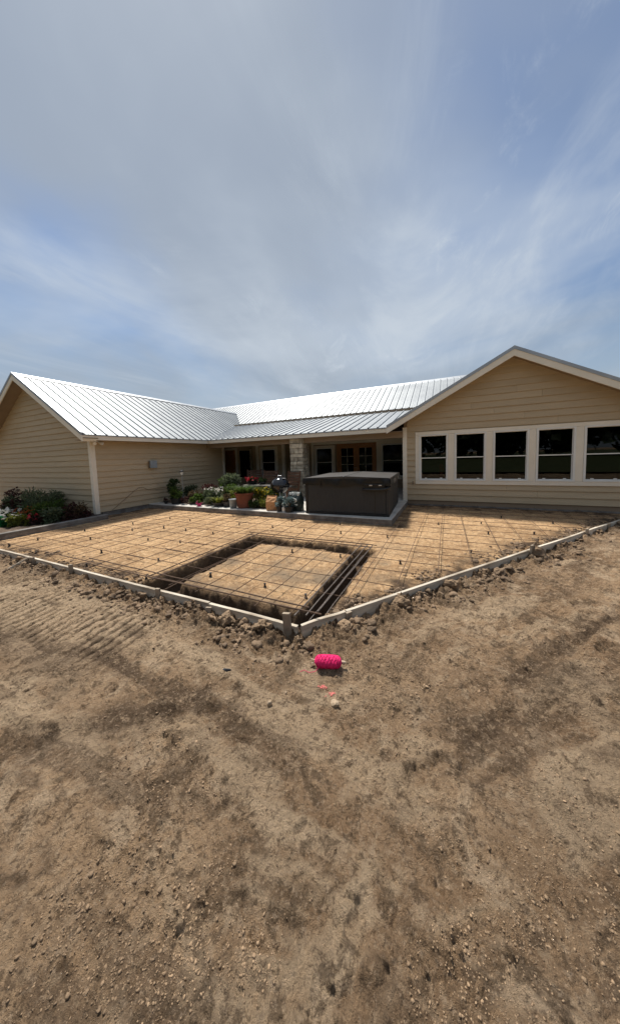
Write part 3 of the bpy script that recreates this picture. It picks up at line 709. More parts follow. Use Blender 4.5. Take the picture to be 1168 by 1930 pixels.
# --- porch back wall
PY = 13.0
pw = MB().box(-12.3, XR, PY+.003, PY+.15, -.2, 3.5).build('porch_wall', M['soffit'], HOUSE, True)
BX0, BX1, BY = -9.08, -7.34, 12.42
lap_rows(pw, (0, PY, 0), (1, 0, 0), (0, -1, 0), .1, 2.40, lambda z: -12.28, lambda z: XR-.03, [(BX0-.02, BX1+.02, 0, 2.5), (-6.95, -6.2, .5, 2.08), (-6.05, -2.0+.5, 0, 2.14)], joint=9)
bo = MB().box(BX0+.003, BX1-.003, BY+.003, PY, .1, 2.40).build('porch_wall', M['siding'], HOUSE, True)
lap_rows(bo, (0, BY, 0), (1, 0, 0), (0, -1, 0), .1, 2.40, lambda z: BX0+.10, lambda z: BX1-.10, [(-8.82, -7.75, .6, 2.14)])
for x in (BX0, BX1-.17): MB().box(x, x+.17, BY-.042, BY+.06, .1, 2.40).build('corner_board', M['cream'], HOUSE, True)
def cased(x0, x1, z0, z1, y, parent=None, w=.10):
    c = MB(); c.box(x0-w, x0, y-.042, y+.01, z0-w, z1+w); c.box(x1, x1+w, y-.03, y+.01, z0-w, z1+w); c.box(x0, x1, y-.03, y+.01, z1, z1+w); c.box(x0, x1, y-.03, y+.01, z0-w, z0)
    return c.build('window_casing', M['cream'], parent or HOUSE, True)
for x0, x1, z0, z1, y in ((-8.68, -7.90, .72, 2.0, BY), (-6.80, -6.42, .62, 1.97, PY), (-5.86, -5.06, .62, 1.95, PY), (-2.64, -1.70, .62, 2.0, PY)):
    cased(x0-.045, x1+.045, z0-.04, z1+.04, y); window(x0, x1, z0, z1, y-.034, 'darkglass', lock=False)
MB().box(-6.14, -6.03, PY-.042, PY+.01, .1, 2.40).build('corner_board', M['cream'], HOUSE, True)
MB().box(-2.92, -2.74, PY-.044, PY+.01, .1, 2.14).build('casing_board', M['cream'], HOUSE, True)
# entry door at the end of the porch, in a wall that stands forward
DY = 11.8
eb = MB().box(-12.29, -9.77, DY+.003, PY, .1, 2.40).build('porch_wall', M['siding'], HOUSE, True)
lap_rows(eb, (0, DY, 0), (1, 0, 0), (0, -1, 0), .1, 2.40, lambda z: -12.28, lambda z: -9.80, [(-10.70, -9.82, .0, 2.16)])
ed = MB().box(-10.60, -9.93, DY-.02, DY+.02, .12, 2.03).build('entry_door', M['doorwood'], HOUSE, True)
for x0, x1, z0, z1 in ((-10.53, -10.30, .3, .95), (-10.23, -10.0, .3, .95), (-10.53, -10.30, 1.1, 1.9), (-10.23, -10.0, 1.1, 1.9)):
    MB().box(x0, x1, DY-.032, DY-.021, z0, z1).build('door_panel', M['doorwood'], ed, True, bevel=.006)
MB().tube([(-9.99, DY-.022, 1.02), (-9.99, DY-.07, 1.02), (-9.99, DY-.09, 1.02)], [.012, .012, .028], 8).build('door_knob', M['alu'], ed, True)
m = MB(); m.box(-10.72, -10.605, DY-.045, DY+.01, .1, 2.14); m.box(-9.925, -9.80, DY-.045, DY+.01, .1, 2.14); m.box(-10.605, -9.925, DY-.045, DY+.01, 2.035, 2.14); m.build('door_casing', M['cream'], HOUSE, True)
MB().box(-9.79, -9.755, DY+.12, DY+.95, .6, 2.0).build('side_window', M['darkglass'], HOUSE, True)
MB().box(-9.79, -9.74, DY+.955, DY+1.10, .1, 2.1).build('casing_board', M['cream'], HOUSE, True)
# french doors with glazing bars
fd = MB(); fd.box(-4.80, -4.70, PY-.05, PY+.01, .1, 2.13); fd.box(-2.97, -2.925, PY-.05, PY+.01, .1, 2.13); fd.box(-4.70, -2.97, PY-.05, PY+.01, 2.04, 2.13)
fd = fd.build('french_door', M['doorwood'], HOUSE, True)
for x0, x1 in ((-4.70, -3.84), (-3.83, -2.97)):
    s = MB(); s.box(x0, x0+.11, PY-.035, PY+.005, .12, 2.035); s.box(x1-.15, x1, PY-.035, PY+.005, .12, 2.035); s.box(x0+.11, x1-.15, PY-.035, PY+.005, 1.92, 2.035); s.box(x0+.11, x1-.15, PY-.035, PY+.005, .12, .40)
    s.build('door_leaf', M['doorwood'], fd, True)
    g0, g1 = x0+.11, x1-.15
    for k in range(2):
        for j in range(4):
            MB().box(g0+(g1-g0)*k/2+.008, g0+(g1-g0)*(k+1)/2-.008, PY-.012, PY-.006, .40+.38*j+.008, .40+.38*(j+1)-.008).build('pane', M['darkglass'], fd, True)
    MB().box((g0+g1)/2-.008, (g0+g1)/2+.008, PY-.024, PY-.004, .40, 1.92).build('glazing_bar', M['cream'], fd, True)
    for j in range(1, 4): MB().box(g0, g1, PY-.022, PY-.005, .40+.38*j-.008, .40+.38*j+.008).build('glazing_bar', M['cream'], fd, True)
MB().tube([(-3.87, PY-.036, 1.0), (-3.87, PY-.08, 1.0), (-3.97, PY-.085, 1.0)], .010, 6).build('door_handle', M['alu'], fd, True)
MB().box(-6.03, -1.30, PY-.046, PY+.005, 2.142, 2.25).build('casing_board', M['cream'], HOUSE, True)
# porch beam, ceiling
MB().box(XL+.03, XR-.03, 9.48, 9.64, 2.09, 2.30).build('porch_beam', M['soffit'], HOUSE, True)
MB().box(XL, XR-.03, YE+.005, 9.478, 2.265, 2.28).build('soffit', M['soffit'], HOUSE, True)
pc = MB(); pc.box(-12.3, XR-.005, 9.642, 12.999, 2.405, 2.42); pc.build('porch_ceiling', M['ceil'], HOUSE, True)
# stone column
sc = MB().box(-5.30, -4.82, 9.40, 9.86, .1, 2.085).build('stone_column', M['mortar'], HOUSE, True)
sc2 = MB().box(-5.30, -4.82, 9.40, 9.478, 2.086, 2.262).build('stone_column', M['mortar'], HOUSE, True)
rs = random.Random(5)
def column_stones(parent, zlo, zhi, yend):
    z = zlo
    while z < zhi-.03:
        hh = min(rs.choice([.10, .14, .19, .24]), zhi-z)
        if zhi-z-hh < .06: hh = zhi-z
        for side in ('f', 'r', 'l'):
            if side == 'f': a, c = -5.325, -4.795
            else: a, c = 9.40, yend
            n = 1 if hh < .12 and rs.random() < .5 else rs.choice([1, 2, 2, 3]); e = sorted([a, c]+[a+(c-a)*(k+rs.uniform(-.18, .18))/n for k in range(1, n)])
            for u0, u1 in zip(e[:-1], e[1:]):
                t = rs.uniform(.018, .045); g = .008
                j = lambda: rs.uniform(-.006, .006)
                if side == 'f': m = MB().hexa([(u0+g+j(), 9.40-t+j(), z+g+j()), (u1-g+j(), 9.40-t+j(), z+g+j()), (u1-g, 9.41, z+g), (u0+g, 9.41, z+g), (u0+g+j(), 9.40-t+j(), z+hh-g+j()), (u1-g+j(), 9.40-t+j(), z+hh-g+j()), (u1-g, 9.41, z+hh-g), (u0+g, 9.41, z+hh-g)])
                elif side == 'r': m = MB().hexa([(-4.83, u0+g, z+g), (-4.82+t+j(), u0+g+j(), z+g), (-4.82+t+j(), u1-g+j(), z+g+j()), (-4.83, u1-g, z+g), (-4.83, u0+g, z+hh-g), (-4.82+t+j(), u0+g, z+hh-g+j()), (-4.82+t+j(), u1-g, z+hh-g), (-4.83, u1-g, z+hh-g)])
                else: m = MB().box(-5.30-t, -5.29, u0+g, u1-g, z+g, z+hh-g)
                m.build('stone', M['stone'], parent, True, bevel=.008)
        z += hh
column_stones(sc, .1, 2.085, 9.86); column_stones(sc2, 2.086, 2.262, 9.478)
# rest of the house volume (back)
MB().box(-16.4, 6, 20.0, 20.15, -.3, 3.4).build('back_wall', M['siding'], HOUSE, True)
MB().prism([(-16.35, -.3), (-16.35, 0)], 13, 20, 'y') if 0 else None

# ------------------------------------------------------------------ things on the house
def thing_box(): pass
ub = empty('utility_box', (XL+.022, 6.82, 1.37), 0, 'small grey electrical box mounted high on the long left wall', 'electrical box')
MB().box(0, .11, -.12, .12, 0, .25).build('box_body', M['box'], ub, bevel=.006)
MB().box(.111, .122, -.128, .128, -.008, .258).build('box_lid', M['box'], ub, bevel=.004)
MB().tube([(.05, -.145, -.02), (.05, -.145, .25)], .014, 8).build('conduit', M['cable'], ub)
fl = empty('flood_light', (XL+.06, YL+.14, ZE-.167), 0, 'white twin floodlight under the eave at the left house corner', 'light')
MB().lathe([(.05, 0), (.05, -.02), (.03, -.03)], 14).build('mount', M['whiteplastic'], fl)
for s in (-1, 1): MB().tube([(.0, s*.02, -.03), (.03, s*.06, -.055), (.06, s*.085, -.07), (.10, s*.11, -.085)], [.012, .028, .042, .048], 12).build('lamp_head', M['whiteplastic'], fl)
cbm = MB().tube([(XL+.03, YL+.30, .02), (XL+.035, 5.5, .20), (XL+.035, 5.80, .41), (XL+.035, 6.1, .62), (XL+.035, 6.28, .72), (XL+.035, 6.42, .71), (XL+.035, 6.62, .60), (XL+.035, 6.9, .575), (XL+.035, 7.4, .56)], .0065, 6).build('cable', M['cable'], loc=(XL, 6, .4))
tag(cbm, 'thin brown cable looping across the long left wall', 'cable')
hb = empty('hose_tap', (-1.0, YR-.026, .66), 0, 'small brown hose tap on the wall left of the window band', 'tap')
MB().tube([(0, .01, 0), (0, -.06, 0), (0, -.10, -.01), (0, -.12, -.05)], [.022, .018, .016, .014], 8).build('spout', M['cable'], hb)
MB().tube([(0, -.07, .01), (0, -.07, .05)], .008, 6).build('stem', M['cable'], hb)
MB().lathe([(.03, .05), (.034, .056), (.03, .062)], 10, (0, -.07, 0)).build('hand_wheel', M['cable'], hb)
pl = empty('ceiling_light', (-4.7, 11.6, 2.405), 0, 'round pale ceiling light under the dark porch roof', 'light')
MB().lathe([(.17, 0), (.17, -.02), (.165, -.03)], 20).build('lamp_base', M['alu'], pl)
MB().lathe([(.155, -.031), (.145, -.06), (.10, -.085), (.03, -.095)], 20).build('lamp_shade', M['lamp'], pl, smooth=True)
for x, z, lab, mm in ((-.20, .80, 'red cloth figure standing inside the first window', 'red'),):
    c = MB().lathe([(.05, 0), (.07, .1), (.085, .22), (.06, .32), (.075, .38), (.05, .45), (.02, .47)], 12, wob=.12).build('red_figure', M[mm], loc=(0, 0, 0)); c.location = (x, YR+.22, z-.02)
    tag(c, lab, 'figure')
sb_ = MB().box(-.85, 3.85, YR+.145, YR+.42, .72, .76).build('window_shelf', M['room'], HOUSE, True)
pp = MB().box(3.55, 3.70, YR+.30, YR+.31, 1.72, 1.98).build('reflection_card', M['reflect_grey'], loc=(3.6, YR+.3, 1.85))  # added pale card, a window reflection put into its colour
tag(pp, 'pale card standing in for a reflection in the upper pane of the rightmost window', 'paper')  # not real paper: added card that paints a reflection

# ------------------------------------------------------------------ hot tub
def hot_tub():
    t = empty('hot_tub', (-2.40, 7.90, .1), R(3.5), 'charcoal square hot tub with closed grey cover on the slab edge', 'hot tub')
    W, D, H = 1.07, 1.12, .80
    MB().box(-W+.03, W-.03, -D+.03, D-.03, 0, H).build('tub_core', M['tubframe'], t)
    MB().box(-W-.004, W+.004, -D-.004, D+.004, 0, .055).build('base_tray', M['tubframe'], t, bevel=.008)
    def pan(x0, x1, y0, y1): return MB().box(x0, x1, y0, y1, .062, H-.03).build('side_panel', M['tubpanel'], t, bevel=.006)
    pan(-W+.075, W-.075, -D+.005, -D+.03); pan(-W+.075, W-.075, D-.03, D-.005); pan(-W+.005, -W+.03, -D+.075, D-.075); pan(W-.03, W-.005, -D+.075, D-.075)
    # thin reveal line and the narrow panel beside it
    MB().box(.735, .757, -D+.001, -D+.0045, .062, H-.03).build('panel_seam', M['tubframe'], t)
    for sx in (-1, 1):
        for sy in (-1, 1):
            MB().box(sx*W-.07 if sx > 0 else -W, sx*W if sx > 0 else -W+.07, sy*D-.07 if sy > 0 else -D, sy*D if sy > 0 else -D+.07, .056, H-.01).build('corner_post', M['tubframe' if sx < 0 else 'tubpanel'], t, bevel=.012)
    MB().box(-W-.02, W+.02, -D-.02, D+.02, H-.009, H+.03).build('lip', M['tubframe'], t, bevel=.012)
    # folded cover in two tapered halves
    for s in (-1, 1):
        x0, x1 = (-W-.035, -.006) if s < 0 else (.006, W+.035)
        za, zb = (.10, .145) if s < 0 else (.145, .10)
        m = MB(); nx = 8
        y0, y1 = -D-.035, D+.035
        m.hexa([(x0, y0, H+.031), (x1, y0, H+.031), (x1, y1, H+.031), (x0, y1, H+.031), (x0, y0, H+.031+za), (x1, y0, H+.031+zb), (x1, y1, H+.031+zb), (x0, y1, H+.031+za)])
        c = m.build('cover_half', M['cover'], t, bevel=.018)
        MB().tube([(x0+.02, y0-.002, H+.034+za*.95), (x1-.02, y0-.002, H+.034+zb*.95)], .008, 6).build('piping', M['skirt'], c)
    # sagging skirt round the cover
    def skirt(a, b, nrm):
        a = Vector(a); b = Vector(b); n = Vector(nrm); k = 40; m = MB(); vs = []
        for i in range(k+1):
            u = i/k; p = a.lerp(b, u); w = .008*math.sin(u*21)+.006*math.sin(u*47+1); dz = .028*math.sin(u*9+.6)+.014*math.sin(u*23)
            vs += [p+n*.002+Vector((0, 0, H+.125)), p+n*(.014+w)+Vector((0, 0, H+.04)), p+n*(.010+w*1.5)+Vector((0, 0, H-.045+dz))]
        m.add(vs, [(3*i+j, 3*i+j+1, 3*i+4+j, 3*i+3+j) for i in range(k) for j in range(2)])
        m.build('cover_skirt', M['skirt'], t, smooth=True)
    e = .036
    skirt((-W-e, -D-e, 0), (W+e, -D-e, 0), (0, -1, 0)); skirt((W+e, -D-e, 0), (W+e, D+e, 0), (1, 0, 0)); skirt((-W-e, D+e, 0), (-W-e, -D-e, 0), (-1, 0, 0))
    # straps and lifter arm
    for x in (-.62, .62): MB().box(x-.02, x+.02, -D-.062, -D-.056, H-.10, H+.06).build('strap', M['skirt'], t)
    lf = MB().tube([(.46, -D-.09, H-.135), (.62, -D-.10, H-.14), (.85, -D-.10, H-.14), (1.00, -D-.09, H-.125), (1.06, -D-.05, H-.10), (1.08, -D+.1, H-.08)], .032, 8).build('lifter_bar', M['tubframe'], t, smooth=True)
    MB().box(.50, .98, -D-.075, -D-.045, H-.115, H-.005).build('step_pocket', M['skirt'], t, bevel=.012)
    for x in (.66, .88): MB().box(x-.035, x+.035, -D-.084, -D-.074, H-.05, H-.025).build('buckle', M['alu'], t, bevel=.004)
    for y in (-.3, .55): MB().box(W+.046, W+.058, y-.03, y+.03, H-.02, H+.06).build('buckle', M['alu'], t, bevel=.004)
hot_tub()

# ------------------------------------------------------------------ formwork
def stake(x, y, h, rz, tilt, label, w=.055, t=.032, group=None, down=.15):
    m = MB().hexa([(-w/2, -t/2, -down), (w/2, -t/2, -down), (w/2, t/2, -down), (-w/2, t/2, -down), (-w/2, -t/2, h-.004), (w/2, -t/2, h+.003), (w/2, t/2, h), (-w/2, t/2, h-.006)])
    o = m.build('form_stake', M['stakewood'], bevel=.004); o.location = (x, y, -.02); o.rotation_euler = (tilt[0], tilt[1], rz)
    tag(o, label, 'stake', group)
def board(a, b, label, sag=0):
    a = Vector((*a, 0)); b = Vector((*b, 0)); d = (b-a); Ln = d.length; ang = math.atan2(d.y, d.x)
    n = 12; m = MB(); vs = []
    for i in range(n+1):
        u = i/n; off = .004*math.sin(u*5+Ln); zz = .003*math.sin(u*7+a.x)
        vs += [(u*Ln-Ln/2, -.038+off, -.15+zz), (u*Ln-Ln/2, off, -.15+zz), (u*Ln-Ln/2, off, zz), (u*Ln-Ln/2, -.038+off, zz)]
    fs = [(0, 1, 2, 3), tuple(4*n+k for k in (3, 2, 1, 0))]
    for i in range(n):
        for k in range(4): fs.append((4*i+k, 4*i+4+k, 4*i+4+(k+1) % 4, 4*i+(k+1) % 4))
    m.add(vs, fs); o = m.build('form_board', M['wood'], bevel=.003); o.location = (a+b)/2; o.rotation_euler = (0, 0, ang)
    tag(o, label, 'board')
P = lambda s, e=0: (CX+FD[0]*s+FN[0]*e, CY+FD[1]*s+FN[1]*e)
board((-2.40, CY), (CX+.0, CY), 'pale form board left of the front corner, beside the tall stake')
board((-5.85, CY+.004), (-2.412, CY+.004), 'long pale form board along the front of the square trench')
board((-9.3, CY), (-5.862, CY), 'pale form board at the far left of the fill')
board(P(.02), P(.52), 'short pale form board piece right of the front corner')
board(P(.532), P(4.0), 'long pale form board rising right from the front corner')
board(P(4.012), P(6.6), 'pale form board in the middle distance right of the dark stake')
board(P(6.612), P(9.0), 'pale form board ending near the right wing at the right edge')
stake(-1.37, CY-.062, .155, .1, (R(3), R(-2)), 'tall grey wooden stake at the front corner of the formwork', .075, .035)
stake(-2.36, CY-.075, .01, .5, (R(-8), R(12)), 'short split stake leaning against the front form board', .06, .03)
stake(-3.20, CY-.06, .07, .1, (R(4), R(3)), 'brown stake half buried beside the left trench corner', .06, .032)
stake(-5.17, CY-.06, .10, .05, (R(2), R(2)), 'brown wooden stake midway along the left form', .065, .035)
stake(-6.38, CY-.06, .06, .05, (R(5), R(0)), 'dark short stake at the far left beside the angled brace', .08, .035)
for i, (s, e, h, lab) in enumerate(((.54, .058, .02, 'squat stake over the joint of the right form near the corner'), (4.05, .06, .11, 'dark wooden stake by the big clod on the right form'), (6.02, .058, .085, 'orange brown stake standing on the far right form'), (7.05, .058, .05, 'short pale stake farthest along the right form'))):
    x, y = P(s, e); stake(x, y, h, math.pi/2-DF, (R(2), R(3)), lab, .065, .032)
br = MB().beam((-6.62, CY-.30, -.12), (-6.44, CY-.07, .03), .05, .03).build('form_brace', M['wood'], loc=(-6.5, CY-.2, -.05))
tag(br, 'pale angled brace propped against the far left form', 'brace')

# ------------------------------------------------------------------ reinforcing steel
def bar_pts(a, b, n, z, wob=.006):
    pts = []
    for i in range(n+1):
        u = i/n; pts.append((a[0]+(b[0]-a[0])*u+random.uniform(-wob, wob)*.6, a[1]+(b[1]-a[1])*u+random.uniform(-wob, wob)*.6, z+random.uniform(-wob, wob)*.8))
    return pts
mat_ = empty('rebar_mat', (-3.5, 5, 0), 0, 'grid of rusty reinforcing bars laid over the orange fill', 'rebar mat')
def fx(y): return CX+FD[0]/FD[1]*(y-CY)
y = 2.95-.44
while y < 9.4:
    x0 = -8.9 if y < 6.55 else -1.12; x1 = fx(y)-.10
    if x1 > x0+.3:
        sk = random.uniform(-.05, .05); xm = x0+(x1-x0)*random.uniform(.35, .7)
        MB().tube(bar_pts((x0, y), (xm+.25, y+sk*.6), max(4, int((xm-x0)/.5)), .024), .0046, 6).build('rebar', M['rust'], mat_, True)
        MB().tube(bar_pts((xm-.25, y+sk*.6+.016), (x1, y+sk), max(4, int((x1-xm)/.5)), .026), .0046, 6).build('rebar', M['rust'], mat_, True)
    y += .4425+random.uniform(-.035, .035)
x = -8.9+.16
while x < 4.0:
    y0 = 2.36 if x < CX-.05 else CY+(x-CX)*FD[1]/FD[0]+.12; y1 = 6.57 if x < -1.15 else 9.42
    if y1 > y0+.3: MB().tube(bar_pts((x, y0), (x+random.uniform(-.06, .06), y1), max(4, int((y1-y0)/.5)), .037, .009), .0046, 6).build('rebar', M['rust'], mat_, True)
    x += .435+random.uniform(-.035, .035)
def cage(name_lab, bars, mat):
    t = empty('trench_rebar', (*bars[0][0], 0), 0, name_lab, 'rebar')
    for a, b, z in bars: MB().tube(bar_pts(a, b, 8, z, .005), .0075, 6).build('rebar', M[mat], t, True)
    return t
cage('pair of long bars running along the front trench by the left form', [((-5.3, 2.56), (-1.28, 2.53), .055), ((-5.1, 2.41), (-1.12, 2.47), .05), ((-3.7, 2.45), (-1.2, 2.45), -.14)], 'rust')
cage('bundle of grey bars spanning the right trench towards the corner', [((-1.36, 2.36), (-1.36, 4.78), .045), ((-1.25, 2.40), (-1.25, 4.80), .05), ((-1.17, 2.50), (-1.17, 4.80), .045), ((-1.31, 2.40), (-1.31, 4.7), -.12), ((-1.20, 2.45), (-1.20, 4.7), -.13)], 'bar')
cage('bars laid in the left side of the square trench', [((-3.66, 2.40), (-3.66, 4.80), .045), ((-3.52, 2.40), (-3.52, 4.80), .045), ((-3.42, 2.42), (-3.42, 4.70), -.12)], 'rust')
cage('bars along the back side of the square trench', [((-3.76, 4.78), (-1.1, 4.80), .05), ((-3.7, 4.66), (-1.15, 4.68), .045)], 'rust')
# extra short cross bars over the trench near the corner
CH = [(-6.285, 4.685), (-5.522, 4.68), (-4.683, 4.683), (-4.658, 5.535), (-3.694, 5.555), (-2.885, 5.577), (-5.638, 3.823), (-4.826, 3.935), (-4.298, 3.067), (-3.042, 2.946), (-2.112, 2.945), (-2.451, 4.264), (-1.51, 2.909), (-1.588, 4.329), (-2.038, 5.615), (-1.075, 5.631), (-.642, 4.331), (-3.834, 2.528), (-8.097, 2.514), (-8.086, 2.965), (-8.004, 3.827), (-6.937, 3.41), (-5.702, 2.961), (-6.959, 2.502), (-5.23, 2.482), (-6.851, 4.266), (-7.057, 5.475), (-6.293, 5.491), (.333, 5.217), (.663, 7.402), (.707, 6.503), (1.148, 8.177), (1.028, 5.717), (1.492, 6.768), (2.052, 7.842), (-.2, 3.85), (-.2, 7.0), (-7.5, 4.7), (-3.6, 6.3), (-2.3, 6.3), (-5.5, 6.3)]
chm = MB().lathe([(.030, 0), (.031, .006), (.020, .016), (.015, .045), (.020, .062), (.023, .074), (.012, .074)], 8).mesh('rebar_chair', M['black'])
for i, (x, y) in enumerate(CH):
    o = bpy.data.objects.new('rebar_chair', chm); COL.objects.link(o)
    o.location = (x, y, float(pad_height(np.array([x]), np.array([y]))[0][0])-.004); o.rotation_euler = (R(random.uniform(-6, 6)), R(random.uniform(-6, 6)), random.uniform(0, 6)); o.scale = [random.uniform(.68, .85)]*3
    tag(o, 'small black plastic chair holding up the bars over the orange fill', 'rebar chair', 'black plastic chairs under the rebar mat')

# ------------------------------------------------------------------ clods and stones
_t = (1+5**.5)/2
ICO = np.array([(-1, _t, 0), (1, _t, 0), (-1, -_t, 0), (1, -_t, 0), (0, -1, _t), (0, 1, _t), (0, -1, -_t), (0, 1, -_t), (_t, 0, -1), (_t, 0, 1), (-_t, 0, -1), (-_t, 0, 1)])/math.hypot(1, _t)
ICF = [(0, 11, 5), (0, 5, 1), (0, 1, 7), (0, 7, 10), (0, 10, 11), (1, 5, 9), (5, 11, 4), (11, 10, 2), (10, 7, 6), (7, 1, 8), (3, 9, 4), (3, 4, 2), (3, 2, 6), (3, 6, 8), (3, 8, 9), (4, 9, 5), (2, 4, 11), (6, 2, 10), (8, 6, 7), (9, 8, 1)]
def subdiv(v, f):
    v = [tuple(p) for p in v]; c = {}; out = []
    def mid(a, b):
        k = (min(a, b), max(a, b))
        if k not in c:
            p = (np.array(v[a])+np.array(v[b]))/2; v.append(tuple(p/np.linalg.norm(p))); c[k] = len(v)-1
        return c[k]
    for a, b, d in f:
        x, y, z = mid(a, b), mid(b, d), mid(d, a); out += [(a, x, z), (b, y, x), (d, z, y), (x, y, z)]
    return np.array(v), out
ICO1, ICF1 = subdiv(ICO, ICF); ICO2, ICF2 = subdiv(ICO1, ICF1)
def lump(V, r, sq=(1, 1, .75), rough=.28):
    v = V.copy(); k = rng.uniform(-1, 1, (5, 3))*3.2; ph = rng.uniform(0, 6, 5)
    s = 1+sum(rough/(1+i*.45)*np.sin(v@k[i]*(1+.5*i)+ph[i]) for i in range(5))
    s = s+rng.uniform(-.07, .07, len(v))
    return v*s[:, None]*r*np.array(sq)*rng.uniform(.75, 1.25, 3)
def scatter(name, pts, mat, label, hi=.03):
    pts = np.array(pts); co = []; fa = []; k = 0
    for V, F, sel in ((ICO, ICF, pts[:, 3] <= hi), (ICO1, ICF1, pts[:, 3] > hi)):
        q = pts[sel]
        if not len(q): continue
        lib = np.stack([lump(V, 1.0) for _ in range(24)]); v = lib[rng.integers(0, 24, len(q))]
        t = rng.uniform(0, 6.283, len(q)); c, s = np.cos(t)[:, None], np.sin(t)[:, None]
        v = np.stack([v[..., 0]*c-v[..., 1]*s, v[..., 0]*s+v[..., 1]*c, v[..., 2]], -1)*q[:, None, 3:4]
        v = v+q[:, None, :3]; v[..., 2] += q[:, 3:4]*.08
        co.append(v.reshape(-1, 3)); f = np.array(F)[None]+(np.arange(len(q))*len(V))[:, None, None]+k; fa.append(f.reshape(-1, 3)); k += len(q)*len(V)
    co = np.concatenate(co).astype(np.float32); fa = np.concatenate(fa).astype(np.int32)
    me = bpy.data.meshes.new(name); me.vertices.add(len(co)); me.vertices.foreach_set('co', co.ravel()); me.loops.add(fa.size); me.loops.foreach_set('vertex_index', fa.ravel())
    me.polygons.add(len(fa)); me.polygons.foreach_set('loop_start', np.arange(0, fa.size, 3, dtype=np.int32)); me.update(calc_edges=True)
    me.materials.append(mat); o = bpy.data.objects.new(name, me); COL.objects.link(o); tag(o, label, kind='stuff')
def zat(x, y): return float(dirt_height(np.array([x]), np.array([y]))[0])
def heap_pts(n):
    out = []
    while len(out) < n:
        e = abs(rng.normal(0, .17))+.01
        if rng.random() < .5: x, y = rng.uniform(-7.5, CX+.2), CY-.04-e
        else:
            s = rng.uniform(-.1, 8.5); x, y = P(s, .04+e)
        cl = fbm(np.array([x*1.9]), np.array([y*1.9]), 3)[0]
        if rng.random() > .45+cl*1.3: continue
        r = float(np.clip(rng.lognormal(-4.5, .6), .004, .045)); out.append((x, y, zat(x, y), r))
    return out
scatter('dirt_clods', heap_pts(2600), M['clodd'], 'loose crumbled clods of dug clay along the outside of the boards')
def yard_pts(n):
    a = R(90+25.8)+rng.uniform(-1.05, 1.05, n*6); r_ = .42*(7.5/.42)**rng.random(n*6); x, y = r_*np.cos(a), r_*np.sin(a)
    den = .05+1.05*fbm(x*1.1+6, y*1.1, 3)+.5*fbm(x*5, y*5+4, 2)
    ok = (form_dist(x, y) > .06) & (rng.random(n*6) < den); x, y, r_ = x[ok][:n], y[ok][:n], r_[ok][:n]
    r = np.clip(rng.lognormal(-5.75, .5, len(x)), .0015, .012)*(.35+.65*np.minimum(1, r_/2.4))
    return np.stack([x, y, dirt_height(x, y), r], 1)
scatter('dirt_crumbs', yard_pts(17000), M['clod'], 'small dirt crumbs and grit strewn over the yard')
def lip_pts(n):
    out = []
    while len(out) < n:
        e = abs(rng.normal(0, .16))+.005
        if rng.random() < .35: x, y = rng.uniform(-7.5, CX), CY+e
        else:
            s = rng.uniform(.3, 8.3); x, y = P(s, -e)
        if rng.random() > .4+1.2*fbm(np.array([x*2+3]), np.array([y*2]), 3)[0]: continue
        z = float(pad_height(np.array([x]), np.array([y]))[0][0]); out.append((x, y, z, float(np.clip(rng.lognormal(-4.4, .55), .004, .042))))
    return out
scatter('spilled_soil', lip_pts(2300), M['clodd'], 'dark soil crumbs spilled along the inner edge of the boards')
BIG = [(-1.62, CY-.12, .062, 'pale yellowish clod beside the tall corner stake'), (-1.80, CY-.16, .052, 'brown clod left of the yellowish clod at the corner'), (-2.06, CY-.13, .068, 'large dark clod against the front form board'), (-2.22, CY-.17, .045, 'brown clod beside the leaning split stake'), (-3.12, CY-.10, .058, 'pinkish brown clod leaning on the board by the trench corner')]
for x, y, r, lab in BIG:
    v = lump(ICO2, r, (1, .9, .8), .34); o = MB().add(v.tolist(), ICF2).build('dirt_clod', M['clod'], loc=None); o.location = (x, y, zat(x, y)+r*.35); tag(o, lab, 'clod')
for s, e, r, lab in ((4.12, .10, .115, 'big dark clod heaped beside the dark stake on the right form'), (4.3, .32, .07, 'grey brown clod fallen below the big dark clod'), (2.05, .10, .075, 'brown clod touching the long right form board'), (1.2, .14, .06, 'rounded clod near the front end of the right form'), (.45, .14, .055, 'small clod at the joint of the right form'), (3.0, .16, .07, 'dark clod midway along the right form')):
    x, y = P(s, e); v = lump(ICO2, r, (1, .9, .85), .2); o = MB().add(v.tolist(), ICF2).build('dirt_clod', M['clodd'] if 'dark' in lab else M['clod']); o.location = (x, y, zat(x, y)+r*.3); tag(o, lab, 'clod')
for x, y, r, sq, lab in ((-.70, 1.72, .028, (1.3, 1, .7), 'pale tan stone in front of the pink paint marks'), (-1.10, 1.53, .022, (.8, 1, 1), 'pale upright stone left of the paint marks'), (-1.05, 1.66, .009, (1, 1, .9), 'tiny white pebble between the stones')):
    v = lump(ICO1, r, sq, .16); o = MB().add(v.tolist(), ICF1).build('stone', M['pebble'], bevel=.002); o.location = (x, y, zat(x, y)+r*.45); tag(o, lab, 'stone')
v = lump(ICO1, .024, (1.5, .6, .35), .25); o = MB().add(v.tolist(), ICF1).build('plastic_scrap', M['scrap']); o.location = (-1.565, 1.63, zat(-1.565, 1.63)+.008); o.rotation_euler = (.2, .3, .6); tag(o, 'scrap of black plastic lying on the dirt at left of centre', 'scrap')

